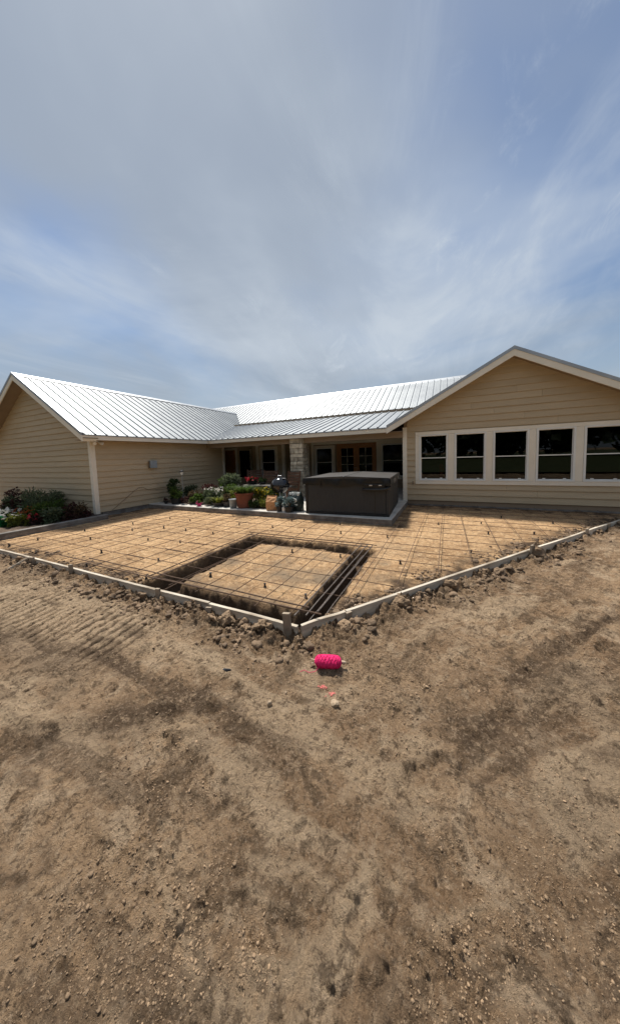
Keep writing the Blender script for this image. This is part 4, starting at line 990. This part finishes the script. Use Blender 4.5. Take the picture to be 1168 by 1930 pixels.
# ------------------------------------------------------------------ pink string line and paint
def pink_line():
    x, y = -.872, 2.03; z = zat(x, y)
    t = empty('string_line', (x, y, z+.045), R(-2), 'neon pink string wound on a short stick lying on the dirt', 'string line')
    t.rotation_euler = (0, R(2), R(22))
    m = MB(); prof = []
    n = 46; Lh = .110; r0 = .048
    for i in range(n+1):
        u = -1+2*i/n; r = r0*(max(0, 1-abs(u)**5.0))**.5
        r = max(r*(1+.05*math.sin(i*2.6)), .008); prof.append((r, u*Lh))
    m.lathe(prof, 26, wob=.03); m.v = [(b_, a_, c_) if 0 else (c_, b_, a_) for a_, b_, c_ in m.v]
    m.build('wound_string', M['pink'], t, smooth=True)
    w = MB()
    for k in range(7):         # crossing turns of string
        pts = []; ph = k*.9
        for i in range(61):
            u = i/60; xx = Lh*.86*math.sin(u*math.pi*2*1.5+ph); a = u*math.pi*2*4.5+ph
            rr = r0*(max(.02, 1-abs(xx/Lh)**5.0))**.5+.0015; pts.append((xx, rr*math.cos(a), rr*math.sin(a)))
        w.tube(pts, .0021, 5)
    w.build('string_turn', M['pink'], t, smooth=True)
    MB().tube([(-.07, -.045, -.01), (-.10, -.07, -.035), (-.15, -.075, -.042), (-.19, -.05, -.043), (-.22, -.07, -.043)], .0018, 5).build('loose_end', M['pink'], t)
    MB().tube([(.10, .0, .0), (.132, .004, -.004), (.142, .008, -.006)], [.014, .013, .008], 8).build('stick', M['pale_stick'], t)
    MB().tube([(-.10, 0, .006), (-.140, .010, .010)], .0045, 6).build('stick', M['pale_stick'], t)
    MB().tube([(-.10, 0, -.012), (-.132, -.008, -.016)], .0055, 6).build('stick', M['pale_stick'], t)
pink_line()
def paint_mark(cx, cy, rx, ry, rz, label):
    st = .0028; n = int(rx*1.5/st); a = np.arange(-n, n+1)*st; X, Y = np.meshgrid(a, a, indexing='ij'); c, s = math.cos(rz), math.sin(rz)
    x = (cx+X*c-Y*s).ravel(); y = (cy+X*s+Y*c).ravel(); rr = np.hypot(X/rx, Y/ry).ravel()
    k = 1.0-rr+.95*fbm(x*60, y*60, 4, .7)
    keep = (k > .28) & (rr < 1.5)
    me = grid_mesh('paint_mark', np.stack([x-cx, y-cy, dirt_height(x, y)+.004], 1), len(a), len(a), keep); me.materials.append(M['paint'])
    o = bpy.data.objects.new('paint_mark', me); COL.objects.link(o); o.location = (cx, cy, 0); tag(o, label, 'paint mark')
paint_mark(-.835, 1.83, .045, .035, .3, 'faint pink spray paint mark nearer the string line')
paint_mark(-.750, 1.79, .048, .04, .8, 'brighter pink spray paint mark beside the tan stone')

# ------------------------------------------------------------------ plants
def leaf(vs, fs, p, d, ln, w, up):
    sd_ = d.cross(up); sd_ = sd_.normalized() if sd_.length > 1e-4 else Vector((1, 0, 0)); n = sd_.cross(d)
    k = len(vs); m = p+d*ln*.5+n*ln*.06; e = p+d*ln-n*ln*.10
    vs += [p, m+sd_*w, e, m-sd_*w]; fs += [(k, k+1, k+2), (k, k+2, k+3)]
def rdir(r, lift=0):
    v = Vector((r.gauss(0, 1), r.gauss(0, 1), r.gauss(0, 1)+lift)); return v.normalized()
def bush(name, mat, parent, rx, ry, h, n, ln, w, seed, z0=0, clumps=14, lift=.6):
    r = random.Random(seed); vs = []; fs = []; st = MB()
    for c in range(clumps):
        a = r.uniform(0, 6.28); q = r.uniform(.15, 1)**.6; zc = z0+h*r.uniform(.22, .95); sh = 1-.55*max(0, (zc-z0)/h-.35)
        cc = Vector((rx*q*math.cos(a)*sh*.8, ry*q*math.sin(a)*sh*.8, zc)); cr = r.uniform(.22, .42)*min(rx, ry, h*.8)
        st.tube([(cc.x*.12, cc.y*.12, z0-.02), (cc.x*.6, cc.y*.6, z0+(zc-z0)*.55), tuple(cc)], [.010, .007, .003], 4)
        for i in range(n//clumps):
            dv = rdir(r); p = cc+dv*cr*r.uniform(.3, 1.1); 
            if p.z < z0: p.z = z0+r.uniform(0, .03)
            d = (dv+rdir(r)*.8+Vector((0, 0, lift*.6))).normalized(); leaf(vs, fs, p, d, ln*r.uniform(.6, 1.3), w*r.uniform(.7, 1.3), rdir(r, 1))
    o = MB().add(vs, fs).build(name, mat, parent); st.build('stem', M['trunk'], parent); return o
def blades(name, mat, parent, rad, h, n, w, seed, z0=0, spread=1.0):
    r = random.Random(seed); vs = []; fs = []
    for i in range(n):
        a = r.uniform(0, 6.28); b = a+r.uniform(-.6, .6); q = rad*r.random()**.6*.5; hh = h*r.uniform(.5, 1.1); sp = spread*rad*r.uniform(.2, 1.2)
        p = Vector((q*math.cos(a), q*math.sin(a), z0)); o = Vector((math.cos(b), math.sin(b), 0)); sd_ = Vector((-o.y, o.x, 0))*w
        k = len(vs)
        for u, ww in ((0, 1), (.4, 1), (.75, .75), (1, .1)):
            c = p+o*sp*u*u+Vector((0, 0, hh*(u-.32*u*u*u))); vs += [c+sd_*ww, c-sd_*ww]
        fs += [(k+2*j, k+2*j+1, k+2*j+3, k+2*j+2) for j in range(3)]
    return MB().add(vs, fs).build(name, mat, parent)
def flowers(parent, mat, spots, size, seed, name='flower'):
    r = random.Random(seed)
    vs = []; fs = []
    for s in spots:
        c = Vector(s); ax = rdir(r, 1.2); a = ax.cross(Vector((1, .3, 0))).normalized(); b = ax.cross(a)
        for j in range(6):
            t = j*1.047+r.uniform(-.2, .2); d = (a*math.cos(t)+b*math.sin(t)+ax*.35).normalized(); leaf(vs, fs, c, d, size*r.uniform(.8, 1.2), size*.34, ax)
    return MB().add(vs, fs).build(name, mat, parent)
def spots(r_, rx, ry, z0, z1, n):
    out = []
    for i in range(n):
        a = r_.uniform(0, 6.28); q = r_.random()**.5; out.append((rx*q*math.cos(a), ry*q*math.sin(a), r_.uniform(z0, z1)))
    return out
def pot(parent, mat, r0, r1, h, name='pot', rim=.02, n=22):
    o = MB().lathe([(r0*.96, 0), (r0, .01), (r0+(r1-r0)*.5, h*.5), (r1, h-rim*1.6), (r1+rim*.6, h-rim*1.5), (r1+rim*.6, h), (r1-rim*.3, h), (r1-rim*.6, h-.04)], n).build(name, M[mat], parent, smooth=False)
    MB().lathe([(r1-rim*.7, h-.045), (r1*.5, h-.035), (.01, h-.03)], n).build('potting_soil', M['soil'], parent)
    return o
def plant(name, x, y, z, label, cat='plant', group=None): return empty(name, (x, y, z), random.uniform(0, 6), label, cat, group)
rr = random.Random(21)
Z1 = .15
# --- bed beside the porch, from the wall to the hot tub
p = plant('potted_shrub', -8.98, 7.22, .1, 'tall dark green shrub in a black pot against the left wall'); pot(p, 'black', .11, .15, .24); bush('foliage', M['wax'], p, .24, .24, .62, 1300, .055, .016, 1, .2, 18)
p = plant('potted_shrub', -8.55, 6.93, .1, 'rounded green shrub in a wide black nursery pot below the lamp'); pot(p, 'black', .15, .19, .2); bush('foliage', M['fresh'], p, .27, .25, .36, 1300, .05, .013, 2, .16, 16)
p = plant('small_pot_plant', -8.93, 6.82, .1, 'tiny dark plant pot at the foot of the left wall'); pot(p, 'black', .05, .07, .1); bush('foliage', M['maroon'], p, .07, .07, .12, 160, .035, .012, 3, .08, 5)
p = plant('garden_plant', -7.95, 7.25, Z1, 'low bronze leaved plant in the bed right of the round shrub'); bush('foliage', M['bronze'], p, .36, .25, .34, 1100, .06, .013, 4, 0, 14)
p = plant('garden_plant', -7.75, 7.75, Z1, 'dark maroon plant at the back of the bed near the wall'); bush('foliage', M['maroon'], p, .42, .3, .52, 1300, .07, .018, 5, 0, 16)
p = plant('garden_plant', -7.35, 7.35, Z1, 'sage green plant with pale flowers in the middle of the bed'); bush('foliage', M['sage'], p, .38, .3, .42, 1100, .06, .014, 6, 0, 14); flowers(p, M['fl_white'], spots(rr, .32, .25, .36, .5, 16), .035, 6)
p = plant('garden_plant', -6.95, 7.55, Z1, 'fresh pink tinged flowering plant behind the dark bowls'); bush('foliage', M['bronze'], p, .3, .25, .45, 900, .06, .016, 7, 0, 12); flowers(p, M['fl_white'], spots(rr, .25, .2, .42, .52, 10), .03, 7)
p = plant('potted_flower', -7.27, 6.74, .1, 'small magenta pot standing on the white slab edge'); pot(p, 'pinkpot', .06, .085, .11); bush('foliage', M['fresh'], p, .07, .07, .08, 150, .035, .011, 8, .09, 5); flowers(p, M['fl_pink'], spots(rr, .07, .07, .12, .18, 8), .025, 8)
p = plant('potted_plant', -6.62, 6.93, .1, 'wide dark bowl with lime green rosette on the slab edge'); pot(p, 'darkpot', .13, .19, .13); blades('foliage', M['lime'], p, .28, .30, 110, .016, 9, .1)
p = plant('potted_plant', -6.27, 6.96, .1, 'dark bowl with rusty leaved plant beside the grey bucket'); pot(p, 'darkpot', .12, .16, .17); bush('foliage', M['bronze'], p, .19, .17, .22, 500, .055, .016, 10, .13, 9)
p = plant('garden_plant', -7.1, 6.98, Z1, 'olive ground cover plant spilling to the slab edge'); bush('foliage', M['sage'], p, .3, .18, .2, 800, .05, .012, 11, 0, 12)
p = plant('garden_plant', -8.1, 6.96, Z1, 'reddish low plant right of the black nursery pot'); bush('foliage', M['maroon'], p, .25, .16, .16, 500, .045, .012, 12, 0, 9); 
p = plant('tall_shrub', -7.15, 8.15, Z1, 'tallest green shrub in front of the entry door'); bush('foliage', M['sage'], p, .46, .40, .88, 2400, .075, .018, 13, 0, 26)
p = plant('garden_plant', -6.6, 7.6, Z1, 'light green leafy plant right below the tallest shrub'); bush('foliage', M['fresh'], p, .34, .3, .55, 1300, .075, .020, 14, 0, 14)
bk = empty('bucket', (-5.93, 6.83, .1), 0, 'pale grey plastic bucket tucked against the terracotta pot', 'bucket'); MB().lathe([(.10, 0), (.125, .25), (.133, .25), (.133, .27), (.12, .27), (.11, .05)], 20).build('bucket_body', M['greyplastic'], bk, smooth=True)
MB().tube([(.13*math.cos(a), .13*math.sin(a), .25-.06*math.sin(a/1)) for a in [i*math.pi/12 for i in range(13)]], .004, 5).build('handle', M['alu'], bk)
p = plant('terracotta_pot', -5.62, 6.98, .1, 'large terracotta pot overflowing with grassy green plant', 'pot'); pot(p, 'terra', .21, .275, .46, 'pot_body', .03, 28); blades('foliage', M['fresh'], p, .42, .34, 420, .008, 15, .42, .8); bush('foliage', M['fresh'], p, .30, .28, .2, 900, .06, .011, 16, .42, 12)
p = plant('yellow_shrub', -5.22, 7.3, .12, 'yellow flowering shrub between the terracotta pot and the grill'); bush('foliage', M['lime'], p, .33, .28, .5, 1500, .06, .016, 17, 0, 18); flowers(p, M['fl_yellow'], spots(rr, .3, .26, .3, .56, 34), .035, 17)
p = plant('yellow_shrub', -4.86, 7.55, .12, 'green shrub with sparse yellow flowers behind the paper sack'); bush('foliage', M['fresh'], p, .32, .26, .5, 1300, .06, .016, 18, 0, 16); flowers(p, M['fl_yellow'], spots(rr, .28, .22, .32, .54, 14), .032, 18)
p = plant('garden_plant', -4.95, 7.02, .1, 'low lime green plant at the left foot of the paper sack'); bush('foliage', M['lime'], p, .28, .16, .26, 800, .055, .014, 19, 0, 12)
p = plant('garden_plant', -5.22, 6.92, .1, 'dark green ground plant right of the terracotta pot'); bush('foliage', M['wax'], p, .24, .15, .2, 700, .055, .015, 20, 0, 10)
def sack(name, x, y, w, d, h, mat, label, cat, seed, rz=0, folded=True):
    t = empty(name, (x, y, .1), rz, label, cat); n, k = 20, 9; r = random.Random(seed); vs = []
    for j in range(k):
        v = j/(k-1); ww = w*(1-.05*v-.25*max(0, v-.75)*4*.5); dd = d*(1+.18*math.sin(v*3)-.85*max(0, v-.62)/.38)
        for i in range(n):
            a = 2*math.pi*i/n; ca, sa = math.cos(a), math.sin(a); sx = abs(ca)**.55*(1 if ca > 0 else -1); sy = abs(sa)**.55*(1 if sa > 0 else -1)
            vs.append((sx*ww/2+r.uniform(-1, 1)*.012, sy*dd/2+r.uniform(-1, 1)*.012, v*h+r.uniform(-1, 1)*.012*(0 < j)+(.02*math.sin(a*2+1) if j == k-1 else 0)))
    fs = [(j*n+i, j*n+(i+1) % n, (j+1)*n+(i+1) % n, (j+1)*n+i) for j in range(k-1) for i in range(n)]+[tuple(range(n-1, -1, -1)), tuple((k-1)*n+i for i in range(n))]
    MB().add(vs, fs).build('sack_body', M[mat], t); return t
sack('paper_sack', -4.53, 6.86, .36, .24, .40, 'paper', 'crumpled tan paper sack standing between the shrub and the grill', 'sack', 3, .2)
def charcoal_sack():
    t = sack('charcoal_sack', -3.83, 6.98, .44, .26, .52, 'sackgreen', 'dark green sack with white oval emblem beside the hot tub', 'sack', 8, R(-8))
    # oval emblem ring, white band, ragged white top
    def ring(rx, rz_, w, cz, y):
        m = MB(); n = 28; vs = []
        for i in range(n):
            a = 2*math.pi*i/n; vs += [((rx)*math.cos(a), y-.0*abs(math.cos(a)), cz+rz_*math.sin(a)), ((rx-w)*math.cos(a), y, cz+(rz_-w)*math.sin(a)), ((rx)*math.cos(a), y+.012, cz+rz_*math.sin(a)), ((rx-w)*math.cos(a), y+.012, cz+(rz_-w)*math.sin(a))]
        fs = []
        for i in range(n):
            j = (i+1) % n
            fs += [(4*i, 4*i+1, 4*j+1, 4*j), (4*i+2, 4*j+2, 4*j+3, 4*i+3), (4*i, 4*j, 4*j+2, 4*i+2), (4*i+1, 4*i+3, 4*j+3, 4*j+1)]
        m.add(vs, fs); return m
    ring(.155, .070, .026, .31, -.180).build('emblem_ring', M['sackwhite'], t)
    m = MB(); m.box(-.085, .085, -.176, -.160, .302, .318); m.build('emblem_text_bar', M['sackwhite'], t)
    MB().box(-.17, .17, -.180, -.160, .180, .215).build('printed_band', M['sackwhite'], t)
    for x, s in ((-.13, -.35), (.14, .3), (-.04, .1)):
        v = lump(ICO1, .05, (.8, .5, 1.0), .25); MB().add((v+np.array((x, -.07, .47))).tolist(), ICF1).build('crumpled_top', M['sackwhite'], t)
charcoal_sack()
p = plant('potted_succulent', -4.22, 6.74, .1, 'pale blue grey succulent in a small black pot near the sacks'); pot(p, 'black', .07, .09, .15); bush('foliage', M['bluegrey'], p, .14, .13, .24, 420, .06, .020, 22, .12, 9)
p = plant('potted_succulent', -3.90, 6.71, .1, 'blue grey succulent in a wider black pot beside the green sack'); pot(p, 'black', .10, .125, .16); bush('foliage', M['bluegrey'], p, .18, .15, .26, 520, .06, .020, 23, .12, 10)
wc = MB().lathe([(.05, 0), (.055, .12), (.045, .13), (.045, .14)], 14).build('white_tub', M['whiteplastic']); wc.location = (-4.06, 6.70, .1); tag(wc, 'small white container between the two black pots', 'container')
# --- lantern on a pole
lp = empty('garden_lantern', (-8.42, 7.12, .1), 0, 'thin pole garden lantern standing above the shrubs by the left wall', 'lantern')
MB().tube([(0, 0, 0), (0, 0, 1.0)], .009, 8).build('pole', M['greyplastic'], lp)
MB().lathe([(.035, 1.0), (.045, 1.02), (.045, 1.09), (.03, 1.10)], 10).build('lamp_glass', M['lamp'], lp)
MB().lathe([(.075, 1.10), (.05, 1.14), (.015, 1.17), (.005, 1.19)], 10).build('lamp_cap', M['black'], lp)
# --- kettle grill
def grill():
    t = empty('kettle_grill', (-4.62, 7.45, .1), .4, 'black kettle grill on silver legs between shrub and hot tub', 'grill')
    r = .285
    MB().lathe([(.02, .40), (.10, .415), (.19, .46), (.25, .53), (.28, .60), (r, .645), (r, .655), (r-.01, .655)], 28).build('bowl', M['enamel'], t, smooth=True)
    lid = MB().lathe([(r+.008, .658), (r+.008, .672), (.275, .72), (.24, .79), (.17, .85), (.09, .885), (.01, .895)], 28).build('lid', M['enamel'], t, smooth=True)
    MB().tube([(-.06, 0, .885), (-.05, 0, .935), (.05, 0, .935), (.06, 0, .885)], .013, 8).build('lid_handle', M['alu'], lid)
    MB().lathe([(.05, .862), (.055, .868), (.01, .872)], 12, (.14, -.1, 0)).build('vent', M['alu'], lid)
    for a in (.6, 2.7, 4.8):
        MB().tube([(.16*math.cos(a), .16*math.sin(a), .45), (.24*math.cos(a), .24*math.sin(a), .02)], .013, 8).build('leg', M['alu'], t)
    for a in (2.7, 4.8): MB().tube([(.25*math.cos(a)-.02*math.sin(a), .25*math.sin(a)+.02*math.cos(a), .075), (.25*math.cos(a)+.02*math.sin(a), .25*math.sin(a)-.02*math.cos(a), .075)], .075, 14).build('wheel', M['black'], t)
    MB().lathe([(.115, .28), (.12, .285), (.13, .31), (.125, .31)], 20).build('ash_pan', M['alu'], t)
    m = MB()
    for i in range(3):
        a, b = (.6, 2.7, 4.8)[i], (2.7, 4.8, .6)[i]; m.tube([(.215*math.cos(a), .215*math.sin(a), .16), (.215*math.cos(b), .215*math.sin(b), .16)], .006, 6)
    m.build('rack', M['alu'], t)
    for s in (-1, 1): MB().tube([(s*.28, -.07, .60), (s*.35, -.06, .61), (s*.35, .06, .61), (s*.28, .07, .60)], .011, 8).build('side_handle', M['black'], t)
grill()
# --- porch furniture
def chair(x, y, rz, w, label):
    t = empty('porch_chair', (x, y, .1), rz, label, 'chair', 'brown slatted chairs on the porch')
    for s in (-1, 1):
        MB().beam((s*w/2, -.26, 0), (s*w/2, -.24, .60), .05, .045, (0, 1, 0)).build('leg', M['chairwood'], t)
        MB().beam((s*w/2, .24, 0), (s*w/2, .40, .98), .05, .045, (0, 1, 0)).build('leg', M['chairwood'], t)
        MB().beam((s*w/2, -.32, .62), (s*w/2, .34, .62), .075, .025).build('armrest', M['chairwood'], t)
        MB().beam((s*w/2, -.25, .36), (s*w/2, .28, .34), .03, .06).build('side_rail', M['chairwood'], t)
    for i in range(5): MB().box(-w/2, w/2, -.27+i*.105, -.18+i*.105, .40-.008*i, .42-.008*i).build('seat_slat', M['chairwood'], t, bevel=.003)
    for i in range(5):
        z = .50+i*.10; yy = .24+.163*z; MB().beam((-w/2+.02, yy, z), (w/2-.02, yy, z), .02, .085, (0, .15, 1)).build('back_slat', M['chairwood'], t, bevel=.003)
    return t
def clone(o, parent=None):
    c = o.copy(); COL.objects.link(c)
    if parent: c.parent = parent
    for ch in o.children: clone(ch, c)
    return c
c1 = chair(-6.62, 9.75, R(10), .62, 'slatted brown porch chair behind the red flowers, left of the grill')
c2 = clone(c1); c2.location = (-5.22, 8.85, .1); c2.rotation_euler = (0, 0, R(-20)); c2['label'] = 'slatted brown porch chair directly behind the grill beside the hot tub'
c3 = clone(c1); c3.location = (-7.75, 10.4, .1); c3.rotation_euler = (0, 0, R(35)); c3['label'] = 'darkest slatted brown chair at the left by the entry door'
tb = empty('plant_table', (-6.25, 8.72, .1), 0, 'low table with pale grey top behind the yellow shrub', 'table')
MB().box(-.62, .62, -.25, .25, .47, .52).build('table_top', M['concd'], tb, bevel=.006)
for sx in (-1, 1):
    for sy in (-1, 1): MB().box(sx*.56-.03, sx*.56+.03, sy*.2-.03, sy*.2+.03, 0, .469).build('leg', M['chairwood'], tb)
p = plant('red_flower_pot', -6.62, 8.72, .62, 'dark bowl of bright red flowers on the grey topped table', 'plant'); pot(p, 'black', .13, .17, .12); bush('foliage', M['wax'], p, .22, .2, .14, 420, .05, .018, 31, .1, 9); flowers(p, M['fl_red'], spots(rr, .26, .2, .13, .27, 46), .05, 31)
p = plant('dark_pot_plant', -6.15, 8.72, .62, 'low dark plant in a black pot right of the red flowers', 'plant'); pot(p, 'black', .09, .12, .1); bush('foliage', M['wax'], p, .16, .15, .14, 300, .05, .018, 32, .08, 7)
# --- bed in front of the left gable
ZL0 = -.03
def lb(name, x, y, lab, fol): 
    p = plant(name, x, y, ZL0, lab); return p
p = lb('garden_shrub', -10.95, 4.25, 'big feathery grey green shrub in the middle of the gable bed', 0); bush('foliage', M['sage'], p, 1.0, .52, .80, 2600, .12, .014, 41, 0, 44, .9)
p = lb('garden_shrub', -10.15, 4.10, 'drooping green shrub falling towards the house corner', 0); bush('foliage', M['fresh'], p, .62, .45, .52, 1300, .11, .014, 42, 0, 26, .2)
p = lb('garden_shrub', -12.2, 4.15, 'dark maroon topped shrub at the left end of the gable bed', 0); bush('foliage', M['sage'], p, .55, .45, .66, 1000, .10, .022, 43, 0, 18); bush('foliage', M['maroon'], p, .5, .4, .78, 700, .07, .022, 44, .1, 10)
p = lb('garden_plant', -9.52, 4.40, 'purple brown plant against the white corner board', 0); bush('foliage', M['maroon'], p, .36, .30, .50, 1100, .065, .018, 45, 0, 14); bush('foliage', M['bronze'], p, .34, .28, .46, 500, .06, .016, 46, 0, 9)
p = lb('garden_plant', -10.0, 3.72, 'dark red low mound plant right by the kerb', 0); bush('foliage', M['maroon'], p, .30, .24, .26, 1100, .05, .014, 47, 0, 14); flowers(p, M['fl_red'], spots(rr, .28, .22, .18, .32, 40), .040, 47)
p = lb('flower_clump', -10.62, 3.72, 'orange flowering clump left of the dark red mound', 0); bush('foliage', M['bronze'], p, .28, .24, .34, 800, .06, .016, 48, 0, 12); flowers(p, M['fl_orange'], spots(rr, .30, .24, .30, .46, 34), .060, 48)
p = lb('flower_clump', -10.72, 3.42, 'white flowering clump beside the green mesh', 0); bush('foliage', M['wax'], p, .26, .22, .3, 800, .06, .016, 49, 0, 12); flowers(p, M['fl_white'], spots(rr, .32, .26, .28, .46, 26), .062, 49)
p = lb('garden_plant', -10.4, 3.95, 'bright green leafy plant under the feathery shrub', 0); bush('foliage', M['fresh'], p, .62, .32, .44, 1100, .11, .026, 50, 0, 18)
# green mesh cover over hoops
gm = empty('mesh_cover', (-10.52, 3.05, -.05), R(20), 'green mesh netting draped over hoops at the left frame edge', 'garden netting')
m = MB(); vs = []; nu, nv = 16, 14
for i in range(nu+1):
    for j in range(nv+1):
        a = math.pi*j/nv; u = i/nu; hgt = .50*(1-.25*u); vs.append(((u-.9)*1.3, .26*math.cos(a)+.01*math.sin(u*20+j), hgt*math.sin(a)*(1+.04*math.sin(u*13+j))))
m.add(vs, [(i*(nv+1)+j, i*(nv+1)+j+1, (i+1)*(nv+1)+j+1, (i+1)*(nv+1)+j) for i in range(nu) for j in range(nv)]); m.build('netting', M['mesh'], gm, smooth=True)
for u in (.0, .5, 1.0): MB().tube([((u-.9)*1.3, .268*math.cos(a), (.51*(1-.25*u)+.004)*math.sin(a)) for a in [math.pi*k/12 for k in range(13)]], .009, 6).build('hoop', M['greyplastic'], gm)

# ------------------------------------------------------------------ far wood behind the viewer (seen only in the windows' reflection)
def far_wood():
    r = random.Random(77); vs = []; fs = []
    for k in range(110):
        a = R(-115+r.uniform(0, 190)-0); a = R(r.uniform(190, 370)); d = r.uniform(48, 75); cx, cy = d*math.cos(a), d*math.sin(a); h = r.uniform(13, 19)
        MBt = None
        for i in range(230):
            dv = rdir(r); p = Vector((cx, cy, h*.55))+Vector((dv.x*4.2, dv.y*4.2, dv.z*h*.5))*r.uniform(.5, 1.05); leaf(vs, fs, p, rdir(r, .3), r.uniform(1.4, 2.6), r.uniform(.6, 1.1), rdir(r, 1))
    o = MB().add(vs, fs).build('far_wood', M['far']); tag(o, 'distant belt of trees across the yard behind the viewer', kind='stuff')
far_wood()

M['grass'] = material('far_grass', (.055, .078, .026), .9, (.085, .090, .036), .35, 8, .6, 12)
lw_ = MB().add([(-220, -200, .02), (220, -200, .02), (220, -7, .02), (60, -6.2, .02), (14, -4.9, .02), (0, -5.6, .02), (-20, -5.1, .02), (-70, -6.5, .02), (-220, -7, .02)], [tuple(range(9))]).build('lawn', M['grass'])
tag(lw_, 'grass field beyond the bare dirt behind the viewer', kind='structure')

# a few more plants that fill out the two beds
p = plant('flower_clump', -10.3, 3.40, ZL0, 'pale green clump with scattered white blooms near the kerb'); bush('foliage', M['lime'], p, .34, .24, .28, 520, .09, .020, 61, 0, 12); flowers(p, M['fl_white'], spots(rr, .28, .2, .22, .34, 14), .05, 61)
p = plant('garden_plant', -9.75, 3.95, ZL0, 'olive leafy plant between the dark red mound and the purple brown plant'); bush('foliage', M['sage'], p, .34, .26, .36, 620, .10, .022, 62, 0, 12)
p = plant('garden_plant', -8.75, 7.75, Z1, 'loose green shrub behind the two black pots by the wall'); bush('foliage', M['sage'], p, .34, .3, .46, 800, .09, .018, 63, 0, 14)
p = plant('garden_plant', -7.65, 7.02, Z1, 'bright green leafy plant left of the magenta pot'); bush('foliage', M['fresh'], p, .26, .18, .3, 500, .085, .022, 64, 0, 10)
p = plant('flower_clump', -7.0, 7.25, Z1, 'cluster of cream flowers above the dark bowls'); bush('foliage', M['sage'], p, .3, .22, .4, 620, .085, .02, 65, 0, 12); flowers(p, M['fl_white'], spots(rr, .26, .2, .32, .48, 22), .045, 65)
p = plant('garden_plant', -6.25, 7.35, Z1, 'yellow green plant behind the grey bucket'); bush('foliage', M['lime'], p, .28, .22, .42, 620, .085, .022, 66, 0, 12)
p = plant('garden_plant', -7.55, 8.3, Z1, 'tall loose green plant left of the tallest shrub'); bush('foliage', M['fresh'], p, .32, .3, .66, 900, .10, .022, 67, 0, 14)
